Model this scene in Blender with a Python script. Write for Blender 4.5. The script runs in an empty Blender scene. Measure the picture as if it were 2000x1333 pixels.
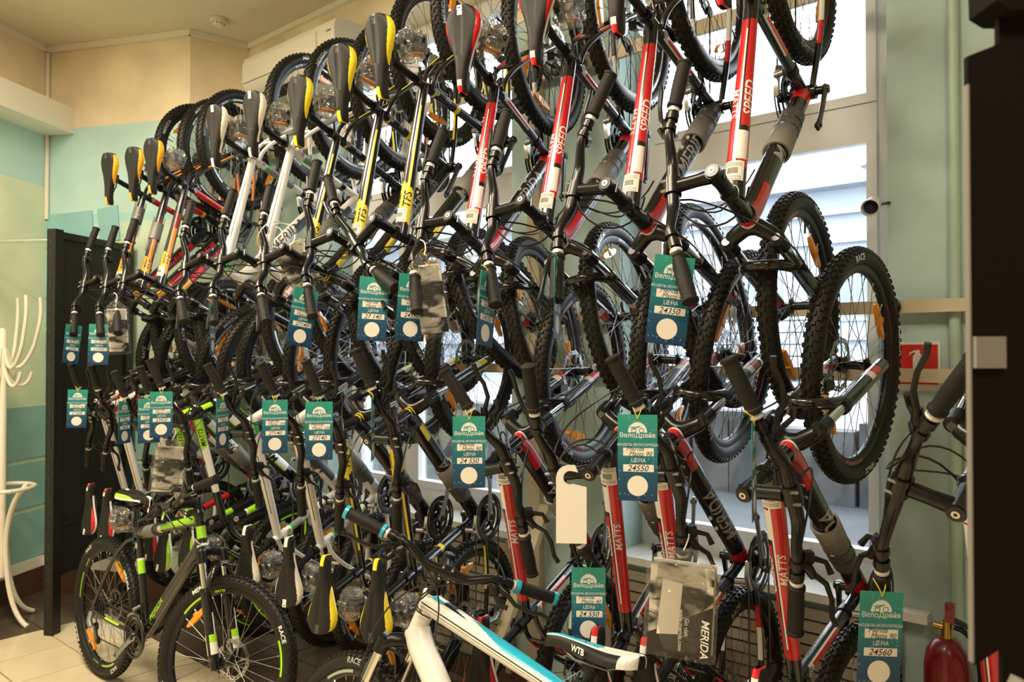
import bpy, bmesh, math, random
from mathutils import Vector, Matrix
random.seed(7)
R = math.radians
scene = bpy.context.scene
COL = scene.collection

# ------------------------------------------------------------------ camera
cam_data = bpy.data.cameras.new('camera')
cam = bpy.data.objects.new('camera', cam_data)
COL.objects.link(cam)
cam_data.sensor_width = 36.0
cam_data.lens = 1482.1 / 2000 * 36.0
cam_data.clip_start = 0.05
CAM = Vector((0.0, -2.758, 1.6))
YAW, PITCH = R(49.943), R(0.822)
fwd = Vector((-math.cos(YAW) * math.cos(PITCH), math.sin(YAW) * math.cos(PITCH), math.sin(PITCH)))
cam.location = CAM
cam.rotation_euler = fwd.to_track_quat('-Z', 'Y').to_euler()
cam_data.dof.use_dof = True
cam_data.dof.focus_distance = 2.3
cam_data.dof.aperture_fstop = 5.6
scene.camera = cam

# ------------------------------------------------------------------ sky, lamps, exposure
scene.view_settings.view_transform = 'Standard'
scene.view_settings.look = 'None'
scene.view_settings.exposure = 0.38
scene.view_settings.gamma = 1.0
scene.view_settings.use_curve_mapping = False
world = bpy.data.worlds.new('overcast_sky')
scene.world = world
world.use_nodes = True
wn = world.node_tree.nodes
wn['Background'].inputs[0].default_value = (0.86, 0.93, 1.0, 1)
wn['Background'].inputs[1].default_value = 6.0


def area_lamp(name, loc, size, power, color, target):
    d = bpy.data.lights.new(name, 'AREA')
    d.shape = 'RECTANGLE'
    d.size, d.size_y = size
    d.energy = power
    d.color = color
    o = bpy.data.objects.new(name, d)
    COL.objects.link(o)
    o.location = loc
    o.rotation_euler = (Vector(target) - Vector(loc)).to_track_quat('-Z', 'Y').to_euler()
    return o


WARM = (1.0, 0.84, 0.62)
area_lamp('ceiling_lamp', (-3.5, -2.2, 3.62), (1.3, 0.6), 84, WARM, (-3.5, -2.2, 0))
area_lamp('ceiling_lamp', (-1.4, -2.5, 3.62), (1.3, 0.6), 76, WARM, (-1.4, -2.5, 0))
area_lamp('ceiling_lamp', (0.8, -3.2, 3.62), (1.2, 0.5), 52, WARM, (0.8, -3.2, 0))

# ------------------------------------------------------------------ materials
MATS = {}


def mat(key, color, rough=0.5, metal=0.0, trans=0.0, alpha=1.0, coat=0.0, noise=0.0, nscale=20.0, bump=0.0, spec=0.5):
    if key in MATS:
        return MATS[key]
    m = bpy.data.materials.new(key)
    m.use_nodes = True
    nt = m.node_tree
    b = nt.nodes['Principled BSDF']
    c = (color[0], color[1], color[2], 1)
    b.inputs['Base Color'].default_value = c
    b.inputs['Roughness'].default_value = rough
    b.inputs['Metallic'].default_value = metal
    b.inputs['Transmission Weight'].default_value = trans
    b.inputs['Alpha'].default_value = alpha
    b.inputs['Coat Weight'].default_value = coat
    b.inputs['Specular IOR Level'].default_value = spec
    if noise or bump:
        tc = nt.nodes.new('ShaderNodeTexCoord')
        n = nt.nodes.new('ShaderNodeTexNoise')
        n.inputs['Scale'].default_value = nscale
        n.inputs['Detail'].default_value = 5
        nt.links.new(tc.outputs['Object'], n.inputs['Vector'])
        if noise:
            mx = nt.nodes.new('ShaderNodeMixRGB')
            mx.blend_type = 'MULTIPLY'
            mx.inputs[0].default_value = 1
            rp = nt.nodes.new('ShaderNodeMapRange')
            rp.inputs['From Min'].default_value = 0.3
            rp.inputs['From Max'].default_value = 0.7
            rp.inputs['To Min'].default_value = 1 - noise
            rp.inputs['To Max'].default_value = 1 + noise * 0.4
            nt.links.new(n.outputs['Fac'], rp.inputs['Value'])
            mx.inputs[1].default_value = c
            nt.links.new(rp.outputs[0], mx.inputs[2])
            nt.links.new(mx.outputs[0], b.inputs['Base Color'])
        if bump:
            bp = nt.nodes.new('ShaderNodeBump')
            bp.inputs['Strength'].default_value = bump
            bp.inputs['Distance'].default_value = 0.01
            nt.links.new(n.outputs['Fac'], bp.inputs['Height'])
            nt.links.new(bp.outputs[0], b.inputs['Normal'])
    MATS[key] = m
    return m


def glass_mat(key, tint=(1, 1, 1), gloss=0.08, rough=0.02, film=0.0):
    """thin clear sheet: mostly see-through with a fresnel gloss and an optional milky film"""
    if key in MATS:
        return MATS[key]
    m = bpy.data.materials.new(key)
    m.use_nodes = True
    nt = m.node_tree
    nt.nodes.remove(nt.nodes['Principled BSDF'])
    out = nt.nodes['Material Output']
    tr = nt.nodes.new('ShaderNodeBsdfTransparent')
    tr.inputs[0].default_value = (*tint, 1)
    gl = nt.nodes.new('ShaderNodeBsdfGlossy')
    gl.inputs['Roughness'].default_value = rough
    df = nt.nodes.new('ShaderNodeBsdfDiffuse')
    df.inputs[0].default_value = (0.8, 0.8, 0.78, 1)
    fr = nt.nodes.new('ShaderNodeFresnel')
    fr.inputs[0].default_value = 1.45
    mr = nt.nodes.new('ShaderNodeMath')
    mr.operation = 'MULTIPLY_ADD'
    mr.inputs[1].default_value = 0.55
    mr.inputs[2].default_value = gloss
    nt.links.new(fr.outputs[0], mr.inputs[0])
    if film:
        tc = nt.nodes.new('ShaderNodeTexCoord')
        n = nt.nodes.new('ShaderNodeTexNoise')
        n.inputs['Scale'].default_value = 40
        bp = nt.nodes.new('ShaderNodeBump')
        bp.inputs['Strength'].default_value = 1.0
        bp.inputs['Distance'].default_value = 0.02
        nt.links.new(tc.outputs['Object'], n.inputs['Vector'])
        nt.links.new(n.outputs['Fac'], bp.inputs['Height'])
        nt.links.new(bp.outputs[0], gl.inputs['Normal'])
    m1 = nt.nodes.new('ShaderNodeMixShader')
    m1.inputs[0].default_value = film
    m2 = nt.nodes.new('ShaderNodeMixShader')
    nt.links.new(tr.outputs[0], m1.inputs[1])
    nt.links.new(df.outputs[0], m1.inputs[2])
    nt.links.new(mr.outputs[0], m2.inputs[0])
    nt.links.new(m1.outputs[0], m2.inputs[1])
    nt.links.new(gl.outputs[0], m2.inputs[2])
    nt.links.new(m2.outputs[0], out.inputs[0])
    MATS[key] = m
    return m


mat('black_paint', (0.007, 0.007, 0.008), 0.24, coat=0.6)
mat('satin_black', (0.0065, 0.0065, 0.007), 0.27, spec=0.42)
mat('navy_black', (0.008, 0.010, 0.018), 0.22, coat=0.6)
mat('black_plastic', (0.009, 0.009, 0.009), 0.36, spec=0.4)
mat('grip_rubber', (0.012, 0.011, 0.0095), 0.6, bump=0.25, nscale=260, spec=0.28)
mat('tyre_rubber', (0.012, 0.011, 0.009), 0.5, noise=0.25, nscale=60, spec=0.32)
mat('red', (0.58, 0.012, 0.02), 0.25, coat=0.5)
mat('dark_red', (0.30, 0.008, 0.02), 0.3, coat=0.4)
mat('white', (0.80, 0.79, 0.76), 0.3, coat=0.4)
mat('yellow', (0.85, 0.68, 0.02), 0.32, coat=0.4)
mat('orange', (0.85, 0.24, 0.02), 0.32, coat=0.4)
mat('amber_yellow', (0.85, 0.40, 0.02), 0.32, coat=0.4)
mat('green', (0.06, 0.42, 0.08), 0.3, coat=0.4)
mat('lime', (0.36, 0.72, 0.02), 0.32, coat=0.4)
mat('cyan', (0.02, 0.42, 0.60), 0.28, coat=0.5)
mat('grey', (0.22, 0.22, 0.22), 0.35)
mat('silver_grey', (0.45, 0.46, 0.47), 0.3, metal=0.5)
mat('dark_grey', (0.06, 0.06, 0.065), 0.4)
mat('chrome', (0.78, 0.78, 0.78), 0.12, metal=1.0)
mat('steel', (0.55, 0.55, 0.55), 0.28, metal=1.0)
mat('dark_steel', (0.13, 0.13, 0.14), 0.3, metal=1.0)
mat('alloy_grey', (0.32, 0.33, 0.34), 0.35, metal=0.8)
mat('spoke', (0.30, 0.30, 0.30), 0.3, metal=1.0)
mat('saddle_black', (0.014, 0.0132, 0.0115), 0.5, bump=0.1, nscale=300, spec=0.3)
mat('cream', (0.72, 0.68, 0.58), 0.5)
mat('amber', (1.0, 0.36, 0.015), 0.2, trans=0.12, coat=0.4)
mat('cable', (0.015, 0.015, 0.015), 0.35)
mat('paper', (0.82, 0.78, 0.70), 0.7)
mat('ink', (0.02, 0.02, 0.03), 0.7)
mat('grey_ink', (0.25, 0.25, 0.25), 0.7)
mat('brass', (0.6, 0.42, 0.12), 0.3, metal=1.0)
mat('string_yellow', (0.7, 0.55, 0.05), 0.7)
mat('string_green', (0.05, 0.4, 0.2), 0.7)
glass_mat('clear_plastic', (0.98, 0.98, 0.97), 0.02, 0.06, film=0.03)
glass_mat('pedal_bag_film', (0.94, 0.93, 0.88), 0.10, 0.07, film=0.09)
glass_mat('window_glass', (0.97, 0.99, 0.98), 0.01, 0.0)

# ------------------------------------------------------------------ mesh helpers


class MB:
    """collects primitives and links them as one mesh"""

    def __init__(self):
        self.v, self.f, self.m, self.s, self.keys = [], [], [], [], []

    def mi(self, key):
        if key not in self.keys:
            self.keys.append(key)
        return self.keys.index(key)

    def add(self, verts, faces, key, smooth=True):
        b = len(self.v)
        self.v += [tuple(p) for p in verts]
        for i, f in enumerate(faces):
            self.f.append([b + q for q in f])
            self.m.append(self.mi(key[i] if isinstance(key, list) else key))
            self.s.append(smooth)
        return self

    def box(self, c, size, key, M=None, smooth=False):
        x, y, z = size[0] / 2, size[1] / 2, size[2] / 2
        vs = [Vector((sx * x, sy * y, sz * z)) for sx in (-1, 1) for sy in (-1, 1) for sz in (-1, 1)]
        if M is not None:
            vs = [M @ q for q in vs]
        vs = [q + Vector(c) for q in vs]
        self.add(vs, [(0, 1, 3, 2), (4, 6, 7, 5), (0, 4, 5, 1), (2, 3, 7, 6), (0, 2, 6, 4), (1, 5, 7, 3)], key, smooth)
        return self

    def bbox(self, a, b, key):
        return self.box(((a[0] + b[0]) / 2, (a[1] + b[1]) / 2, (a[2] + b[2]) / 2), (abs(b[0] - a[0]), abs(b[1] - a[1]), abs(b[2] - a[2])), key)

    def tube(self, pts, rad, key, n=10, side=None, squash=1.0, cap=True, fn=None):
        pts = [Vector(q) for q in pts]
        k = len(pts)
        rads = rad if isinstance(rad, (list, tuple)) else [rad] * k
        vs, fs, ks = [], [], []
        prevN = None
        L = [0.0]
        for i in range(1, k):
            L.append(L[-1] + (pts[i] - pts[i - 1]).length)
        for i in range(k):
            T = (pts[min(i + 1, k - 1)] - pts[max(i - 1, 0)])
            T = T.normalized() if T.length > 1e-9 else Vector((0, 0, 1))
            if side is not None:
                S = Vector(side)
                S = (S - T * S.dot(T)).normalized()
                N = T.cross(S)
            else:
                if prevN is None:
                    a = Vector((0, 0, 1)) if abs(T.z) < 0.9 else Vector((1, 0, 0))
                    N = (a - T * a.dot(T)).normalized()
                else:
                    N = (prevN - T * prevN.dot(T))
                    N = N.normalized() if N.length > 1e-9 else prevN
                S = N.cross(T)
            prevN = N
            sq = squash(L[i] / max(L[-1], 1e-9)) if callable(squash) else squash
            for j in range(n):
                th = 2 * math.pi * j / n
                vs.append(pts[i] + rads[i] * (N * math.cos(th) + S * math.sin(th) * sq))
        for i in range(k - 1):
            tm = (L[i] + L[i + 1]) / 2 / max(L[-1], 1e-9)
            for j in range(n):
                fs.append((i * n + j, i * n + (j + 1) % n, (i + 1) * n + (j + 1) % n, (i + 1) * n + j))
                if fn:
                    th = math.degrees(2 * math.pi * (j + 0.5) / n)
                    ks.append(fn(tm, th if th <= 180 else th - 360))
                else:
                    ks.append(key)
        if cap:
            fs.append(tuple(range(n - 1, -1, -1)))
            ks.append(ks[0])
            fs.append(tuple((k - 1) * n + j for j in range(n)))
            ks.append(ks[-2] if fn else key)
        self.add(vs, fs, ks)
        return self

    def lathe(self, prof, key, n=32, M=None, axis='y', a0=0.0, a1=2 * math.pi, closed=False, fn=None):
        """profile of (radius, along-axis) turned about the axis"""
        full = abs(a1 - a0 - 2 * math.pi) < 1e-6
        cnt = n if full else n + 1
        vs = []
        for i in range(cnt):
            a = a0 + (a1 - a0) * i / n
            c, s_ = math.cos(a), math.sin(a)
            for r, h in prof:
                q = {'y': Vector((r * c, h, r * s_)), 'z': Vector((r * c, r * s_, h)), 'x': Vector((h, r * c, r * s_))}[axis]
                vs.append(M @ q if M is not None else q)
        p = len(prof)
        fs, ks = [], []
        for i in range(n if full else n):
            i2 = (i + 1) % cnt
            for j in range(p if closed else p - 1):
                j2 = (j + 1) % p
                fs.append((i * p + j, i * p + j2, i2 * p + j2, i2 * p + j))
                ks.append(fn(i / n, j) if fn else key)
        self.add(vs, fs, ks)
        return self

    def prism(self, poly, t, key, M=None):
        """outline in the XZ plane, thickness t along Y (centred)"""
        n = len(poly)
        vs = [Vector((a, -t / 2, b)) for a, b in poly] + [Vector((a, t / 2, b)) for a, b in poly]
        if M is not None:
            vs = [M @ q for q in vs]
        fs = [tuple(range(n)), tuple(range(2 * n - 1, n - 1, -1))]
        fs += [(i, n + i, n + (i + 1) % n, (i + 1) % n) for i in range(n)]
        self.add(vs, fs, key, smooth=False)
        return self

    def mesh(self, name):
        me = bpy.data.meshes.new(name)
        me.from_pydata(self.v, [], self.f)
        for k in self.keys:
            me.materials.append(MATS[k])
        me.polygons.foreach_set('material_index', self.m)
        me.polygons.foreach_set('use_smooth', self.s)
        me.update()
        bm = bmesh.new()
        bm.from_mesh(me)
        bmesh.ops.recalc_face_normals(bm, faces=bm.faces)
        bm.to_mesh(me)
        bm.free()
        try:
            me.set_sharp_from_angle(angle=R(42))
        except Exception:
            pass
        return me


def ob(name, me, parent=None, M=None, kind=None):
    o = bpy.data.objects.new(name, me)
    COL.objects.link(o)
    if parent is not None:
        o.parent = parent
    if M is not None:
        o.matrix_basis = M
    if kind:
        o['kind'] = kind
    return o


def tag(o, label, cat, group=None):
    o['label'] = label
    o['category'] = cat
    if group:
        o['group'] = group
    return o


def struct(name, me, parent=None, M=None):
    o = ob(name, me, parent, M)
    if parent is None:
        o['kind'] = 'structure'
    return o


def bez(p0, p1, p2, p3, n=12):
    p0, p1, p2, p3 = map(Vector, (p0, p1, p2, p3))
    out = []
    for i in range(n + 1):
        t = i / n
        out.append(p0 * (1 - t) ** 3 + p1 * 3 * t * (1 - t) ** 2 + p2 * 3 * t * t * (1 - t) + p3 * t ** 3)
    return out


def lin(a, b, n):
    a, b = Vector(a), Vector(b)
    return [a.lerp(b, i / n) for i in range(n + 1)]


_TXT = {}


def text_geo(s, size, shear=0.0, bold=0.0, cuts=0):
    """flat lettering as verts and faces centred on the origin in XY"""
    k = (s, size, shear, bold, cuts)
    if k in _TXT:
        return _TXT[k]
    c = bpy.data.curves.new('lettering', 'FONT')
    c.body = s
    c.size = size
    c.shear = shear
    c.offset = bold
    c.resolution_u = 3
    c.align_x = 'CENTER'
    o = bpy.data.objects.new('lettering', c)
    COL.objects.link(o)
    me = bpy.data.meshes.new_from_object(o)
    bpy.data.objects.remove(o)
    bpy.data.curves.remove(c)
    bm = bmesh.new()
    bm.from_mesh(me)
    bpy.data.meshes.remove(me)
    bmesh.ops.remove_doubles(bm, verts=bm.verts, dist=1e-6)
    ys = [v.co.y for v in bm.verts] or [0, 0]
    lo, hi = min(ys), max(ys)
    for i in range(cuts):
        y = lo + (hi - lo) * (i + 1) / (cuts + 1)
        bmesh.ops.bisect_plane(bm, geom=bm.verts[:] + bm.edges[:] + bm.faces[:], plane_co=(0, y, 0), plane_no=(0, 1, 0))
    bm.verts.index_update()
    vs = [(v.co.x, v.co.y - (lo + hi) / 2) for v in bm.verts]
    fs = [[v.index for v in f.verts] for f in bm.faces]
    bm.free()
    _TXT[k] = (vs, fs)
    return vs, fs

# ------------------------------------------------------------------ bicycle geometry (forward +X, left +Y, up +Z, ground z = 0)
AX = 0.34
WB = 1.08
HA = R(70.5)
s_ax = Vector((-math.cos(HA), 0, math.sin(HA)))
p_ax = Vector((math.sin(HA), 0, math.cos(HA)))
F_AX = Vector((WB, 0, AX))
BASE = F_AX - p_ax * 0.045
BB = Vector((0.43, 0, AX - 0.035))
ST = Vector((-math.cos(R(73)), 0, math.sin(R(73))))
STEER = Matrix(((p_ax.x, 0, s_ax.x, BASE.x), (0, 1, 0, 0), (p_ax.z, 0, s_ax.z, BASE.z), (0, 0, 0, 1)))


def hs(z):
    return BASE + s_ax * z


TOP0, TOP1 = BB + ST * 0.455, hs(0.588)
DOWN0, DOWN1 = BB + Vector((0.005, 0, 0.01)), hs(0.50)
SEAT0, SEAT1 = BB, BB + ST * 0.50
DOWNK = DOWN1 + Vector((-0.085, 0, -0.105))     # start of the bend below the head tube


def top_r(t):
    return 0.0165 + 0.008 * t


DR = 0.0305
FAT = dict(cyan=1.35)
# paint: tube name -> function(t, theta) giving a colour key


def paint_red():
    def top(t, a):
        b = abs(a)
        if t < 0.13 or t > 0.86 or b > 125:
            return 'black_paint'
        if 2 < a < 15 and t > 0.17:
            return 'white'
        if 0.69 < t < 0.83 and 15 <= a < 75:
            return 'white'
        if 15 <= a < 21 or 0.665 < t <= 0.69 and a > 15 or 108 < b:
            return 'black_paint'
        if -60 < a < -52 and 0.25 < t < 0.8:
            return 'black_paint'
        return 'red'

    def down(t, a):
        b = abs(a)
        if t > 0.80 and b > 40:
            return 'white' if b > 125 else 'red'
        if 0.03 < t < 0.10:
            return 'red'
        if 0.10 < t < 0.12:
            return 'black_paint'
        return 'black_paint'

    def seat(t, a):
        if 0.42 < t < 0.80 and 40 < abs(a) < 140:
            return 'white' if t > 0.76 or 125 < abs(a) else 'red'
        return 'navy_black'

    def stay(t, a):
        return 'white' if 0.3 < t < 0.55 and abs(a) < 70 else ('red' if 0.55 < t < 0.7 and abs(a) < 70 else 'black_paint')
    return dict(top=top, down=down, seat=seat, stay=stay, head=lambda t, a: 'red' if t < 0.22 and abs(a) > 40 else 'black_paint')


def paint_yellow():
    def top(t, a):
        b = abs(a)
        if 0.66 + 0.0006 * b < t < 0.885 + 0.0006 * b and b < 100:
            return 'yellow'
        if 38 < b < 56 and 0.15 < t < 0.9:
            return 'yellow'
        if 96 < b < 110:
            return 'silver_grey'  # rim highlight from the window, painted in as a silver stripe
        return 'black_paint'
    return dict(top=top,
                down=lambda t, a: 'yellow' if 0.78 < t < 0.9 and 60 < abs(a) < 120 else 'black_paint',
                seat=lambda t, a: 'yellow' if 0.55 < t < 0.575 or 0.80 < t < 0.82 else 'navy_black',
                stay=lambda t, a: 'yellow' if 0.35 < t < 0.75 and abs(a) < 45 else 'black_paint',
                head=lambda t, a: 'yellow' if 0.08 < t < 0.14 else 'black_paint')


def paint_white():
    def top(t, a):
        b = abs(a)
        if 28 < b < 36 and 0.22 < t < 0.72:
            return 'dark_grey'
        if 44 < b < 50 and 0.3 < t < 0.8:
            return 'dark_grey'
        if t > 0.9 and b > 60:
            return 'green'
        return 'white'

    def down(t, a):
        b = abs(a)
        if 0.15 < t < 0.36 and b > 50:
            return 'dark_grey'
        if 0.62 < t < 0.66:
            return 'green'
        if 0.66 < t < 0.76 and b > 40:
            return 'dark_grey'
        return 'white'
    return dict(top=top, down=down,
                seat=lambda t, a: 'green' if 0.72 < t < 0.76 else ('grey' if 0.40 < t < 0.72 and abs(a) > 20 else 'white'),
                stay=lambda t, a: 'grey' if 0.4 < t < 0.6 else 'white', head=lambda t, a: 'white')


def paint_orange():
    def top(t, a):
        b = abs(a)
        if t < 0.12 or t > 0.9 or b > 105:
            return 'navy_black'
        if 0.68 + 0.0006 * b < t:
            return 'amber_yellow'
        if 30 < b < 85:
            return 'orange' if t > 0.45 else 'dark_red' if t > 0.3 else 'navy_black'
        return 'navy_black'

    def down(t, a):
        b = abs(a)
        if t > 0.83:
            return 'amber_yellow' if 50 < b < 130 else 'black_paint'
        if 0.22 < t <= 0.83 and b > 45:
            return 'red'
        return 'navy_black'
    return dict(top=top, down=down,
                seat=lambda t, a: 'red' if 0.42 < t < 0.80 else ('amber_yellow' if 0.38 < t < 0.42 else 'navy_black'),
                stay=lambda t, a: 'orange' if 0.3 < t < 0.7 and abs(a) < 50 else 'navy_black', head=lambda t, a: 'navy_black')


def paint_redwhite():
    return dict(top=lambda t, a: 'dark_red' if 24 < abs(a) < 36 and t > 0.1 else ('red' if t > 0.86 else 'white'),
                down=lambda t, a: 'red' if t > 0.6 or t < 0.12 else ('black_paint' if abs(a) < 50 else 'white'),
                seat=lambda t, a: 'red' if 0.4 < t < 0.7 else 'black_paint',
                stay=lambda t, a: 'white' if 0.3 < t < 0.6 else 'black_paint', head=lambda t, a: 'white')


def paint_green():
    def top(t, a):
        b = abs(a)
        if b > 110 or t < 0.1:
            return 'black_paint'
        if t > 0.66 + 0.0006 * b and t < 0.95:
            return 'lime' if b > 12 else 'black_paint'
        if 0.30 < t <= 0.66 + 0.0006 * b and b > 16:
            return 'white'
        return 'black_paint'
    return dict(top=top,
                down=lambda t, a: 'white' if 0.2 < t < 0.85 and 62 < abs(a) < 158 else ('lime' if 0.2 < t < 0.85 and 52 < abs(a) < 62 else 'black_paint'),
                seat=lambda t, a: 'lime' if 0.55 < t < 0.66 and abs(a) > 40 else ('white' if 0.66 < t < 0.68 else 'black_paint'),
                stay=lambda t, a: 'lime' if 0.35 < t < 0.65 and abs(a) < 60 else 'black_paint', head=lambda t, a: 'lime' if 0.25 < t < 0.6 and abs(a) > 100 else ('white' if t < 0.1 else 'black_paint'))


def paint_blackgreen():
    d = paint_green()
    d['top'] = lambda t, a: 'lime' if t > 0.45 and abs(a) < 115 else ('white' if 0.40 < t <= 0.45 else 'black_paint')
    d['down'] = lambda t, a: 'white' if 40 < abs(a) < 56 and t > 0.3 else ('white' if t > 0.9 and abs(a) < 60 else 'black_paint')
    return d


def paint_cyan():
    def top(t, a):
        b = abs(a)
        if b < 62 - 60 * max(0, t - 0.45) / 0.25 and t < 0.70:
            return 'cyan'
        if b < 70 - 45 * max(0, t - 0.45) / 0.3 and t < 0.80:
            return 'white'
        if b < 34 and 0.6 < t < 0.88:
            return 'black_paint'
        if t > 0.88 and 20 < b < 40:
            return 'cyan'
        if 84 < b < 90 or 100 < b < 104:
            return 'black_paint'
        return 'white'
    return dict(top=top, down=lambda t, a: 'cyan' if 128 < abs(a) < 150 and t < 0.9 else ('black_paint' if abs(a) >= 150 else 'white'),
                seat=lambda t, a: 'white', stay=lambda t, a: 'cyan' if 0.3 < t < 0.6 and abs(a) < 50 else 'black_paint', head=lambda t, a: 'white')


PAINT = dict(red=paint_red(), yellow=paint_yellow(), white=paint_white(), orange=paint_orange(), redwhite=paint_redwhite(),
             green=paint_green(), blackgreen=paint_blackgreen(), cyan=paint_cyan())
BRAND = 'MERIDA'
# lettering on the tubes: (tube, words, distance along tube 0-1, centre angle, letter height, colour, sides)
DECALS = dict(
    red=[('down', BRAND, 0.46, 68, 0.072, 'silver_grey', (1, -1)), ('top', 'SPEED', 0.53, 62, 0.036, 'white', (1,)), ('top', 'MATTS', 0.55, 30, 0.026, 'white', (-1,))],
    yellow=[('down', BRAND, 0.42, 68, 0.072, 'grey', (1, -1)), ('top', 'TFS', 0.785, 48, 0.038, 'black_paint', (1, -1)), ('seat', 'TFS', 0.68, 90, 0.02, 'white', (1, -1))],
    white=[('down', BRAND, 0.49, 68, 0.072, 'dark_grey', (1, -1)), ('seat', 'TFS 900', 0.56, 90, 0.018, 'white', (1, -1))],
    orange=[('down', BRAND, 0.52, 68, 0.072, 'black_paint', (1, -1)), ('top', 'TFS', 0.77, 50, 0.034, 'black_paint', (1, -1)), ('seat', 'MATTS', 0.6, 90, 0.017, 'amber_yellow', (1, -1))],
    redwhite=[('down', BRAND, 0.40, 78, 0.056, 'black_paint', (1, -1))],
    green=[('down', BRAND, 0.50, 80, 0.056, 'black_paint', (1, -1)), ('top', 'MATTS', 0.79, 55, 0.028, 'black_paint', (1, -1))],
    blackgreen=[('down', BRAND, 0.30, 82, 0.042, 'lime', (1, -1))],
    cyan=[('down', BRAND, 0.5, 80, 0.07, 'dark_grey', (1, -1))])


def tube_frame(which):
    a, b = {'top': (TOP0, TOP1), 'down': (DOWN0, DOWNK), 'seat': (SEAT0, SEAT1)}[which]
    T = (b - a).normalized()
    S = Vector((0, 1, 0))
    return a, T, T.cross(S), S, (b - a).length


def wrap_text(mb, which, words, tc, ang, size, key, sd, bold=0.012, sch=''):
    a, T, N, S, L = tube_frame(which)
    vs, fs = text_geo(words, size, 0.25, bold * size, 5)
    Ld = L / 0.86 if which == 'down' else L
    out = []
    for x, y in vs:
        d = tc * Ld + (-x if sd > 0 else x)
        rr = {'top': top_r(min(max(d / L, 0), 1)), 'down': DR, 'seat': 0.0165}[which] * FAT.get(sch, 1.0) + 0.0007
        sq = {'top': 1.12, 'down': 0.90, 'seat': 1.0}[which]
        th = R(ang) - y / rr
        out.append(a + T * d + N * (rr * math.cos(th)) + S * (rr * sq * math.sin(th) * sd))
    mb.add(out, fs, key, smooth=False)


CACHE = {}


def cached(fn):
    def g(*a):
        k = (fn.__name__,) + a
        if k not in CACHE:
            CACHE[k] = fn(*a)
        return CACHE[k]
    return g


def frame_badges(m, sch):
    c = {'red': 'white', 'yellow': 'yellow', 'white': 'dark_grey'}.get(sch, 'white')
    m.tube([hs(0.474), hs(0.482)], 0.0246 * (1.28 if sch == 'cyan' else 1), c, 22)
    cen = BB + ST * 0.40
    for sd in (1, -1):
        m.lathe([(0, 0.0168 * sd), (0.013, 0.0168 * sd)], 'white', 16, Matrix.Translation(cen))
        m.lathe([(0.009, 0.0172 * sd), (0.011, 0.0172 * sd)], 'ink', 16, Matrix.Translation(cen))
        m.lathe([(0.003, 0.0172 * sd), (0.006, 0.0172 * sd)], 'ink', 16, Matrix.Translation(cen))


@cached
def frame_mesh(sch):
    P = PAINT[sch]
    m = MB()
    fat = FAT.get(sch, 1.0)
    n = 150 if sch == 'cyan' else 80
    pts = lin(TOP0, TOP1, n)
    m.tube(pts, [top_r(i / n) * fat for i in range(n + 1)], 'x', 96 if sch == 'cyan' else 32, side=(0, 1, 0), squash=1.12, fn=P['top'])
    pts = lin(DOWN0, DOWNK, 60)[:-1] + bez(DOWNK, DOWNK + (DOWNK - DOWN0).normalized() * 0.05, DOWN1 + Vector((-0.018, 0, -0.045)), DOWN1, 12)
    m.tube(pts, DR * fat, 'x', 28, side=(0, 1, 0), squash=0.90, fn=P['down'])
    m.tube(lin(SEAT0, SEAT1, 50), 0.0165, 'x', 20, side=(0, 1, 0), fn=P['seat'])
    # head tube, bottom bracket shell
    m.tube(lin(hs(0.472), hs(0.618), 20), [(0.024 if i in (0, 1, 19, 20) else 0.0215) * (1.28 if fat > 1 else 1) for i in range(21)], 'x', 22, side=(0, 1, 0), fn=P['head'])
    body = {'white': 'white', 'cyan': 'white', 'redwhite': 'black_paint', 'red': 'black_paint'}.get(sch, 'black_paint')
    m.lathe([(0, -0.037), (0.023, -0.037), (0.023, 0.037), (0, 0.037)], body, 20, Matrix.Translation(BB))
    for sd in (1, -1):
        a = BB + ST * 0.43 + Vector((0, 0.018 * sd, 0))
        drop = Vector((0.0, 0.062 * sd, AX + 0.006))
        m.tube(list(reversed(bez(a, a + Vector((-0.07, 0.012 * sd, 0.0)), a + Vector((-0.12, 0.045 * sd, -0.06)), drop, 30))), 0.009, 'x', 12, side=(0, 1, 0), fn=P['stay'])
        c = BB + Vector((-0.015, 0.026 * sd, 0.0))
        m.tube(list(reversed(bez(c, c + Vector((-0.08, 0.01 * sd, 0.0)), c + Vector((-0.18, 0.045 * sd, 0.01)), Vector((0.0, 0.062 * sd, AX - 0.004)), 30))), 0.0095, 'x', 12, side=(0, 1, 0), fn=P['stay'])
        m.prism([(-0.02, -0.022), (0.028, -0.018), (0.032, 0.014), (0.0, 0.03), (-0.02, 0.012)], 0.006, body, Matrix.Translation((0, 0.064 * sd, AX)))
    # stay bridge and cable stops
    m.tube([(0.20, -0.03, AX + 0.325), (0.20, 0.03, AX + 0.325)], 0.006, body, 8)
    a, T, N, S, L = tube_frame('top')
    for d in (0.2, 0.5, 0.8):
        m.box(a + T * (d * L) - N * (top_r(d) + 0.003), (0.014, 0.012, 0.008), 'satin_black')
    a, T, N, S, L = tube_frame('down')
    for d in (0.45, 0.56):
        m.box(a + T * (d * L) + N * (DR + 0.002), (0.01, 0.01, 0.006), 'steel')
    frame_badges(m, sch)
    return m.mesh('frame')


@cached
def decal_mesh(sch, i, sd):
    which, words, tc, ang, size, key, sides = DECALS[sch][i]
    m = MB()
    wrap_text(m, which, words, tc, ang, size, key, sd, sch=sch)
    return m.mesh('frame_lettering')


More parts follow.
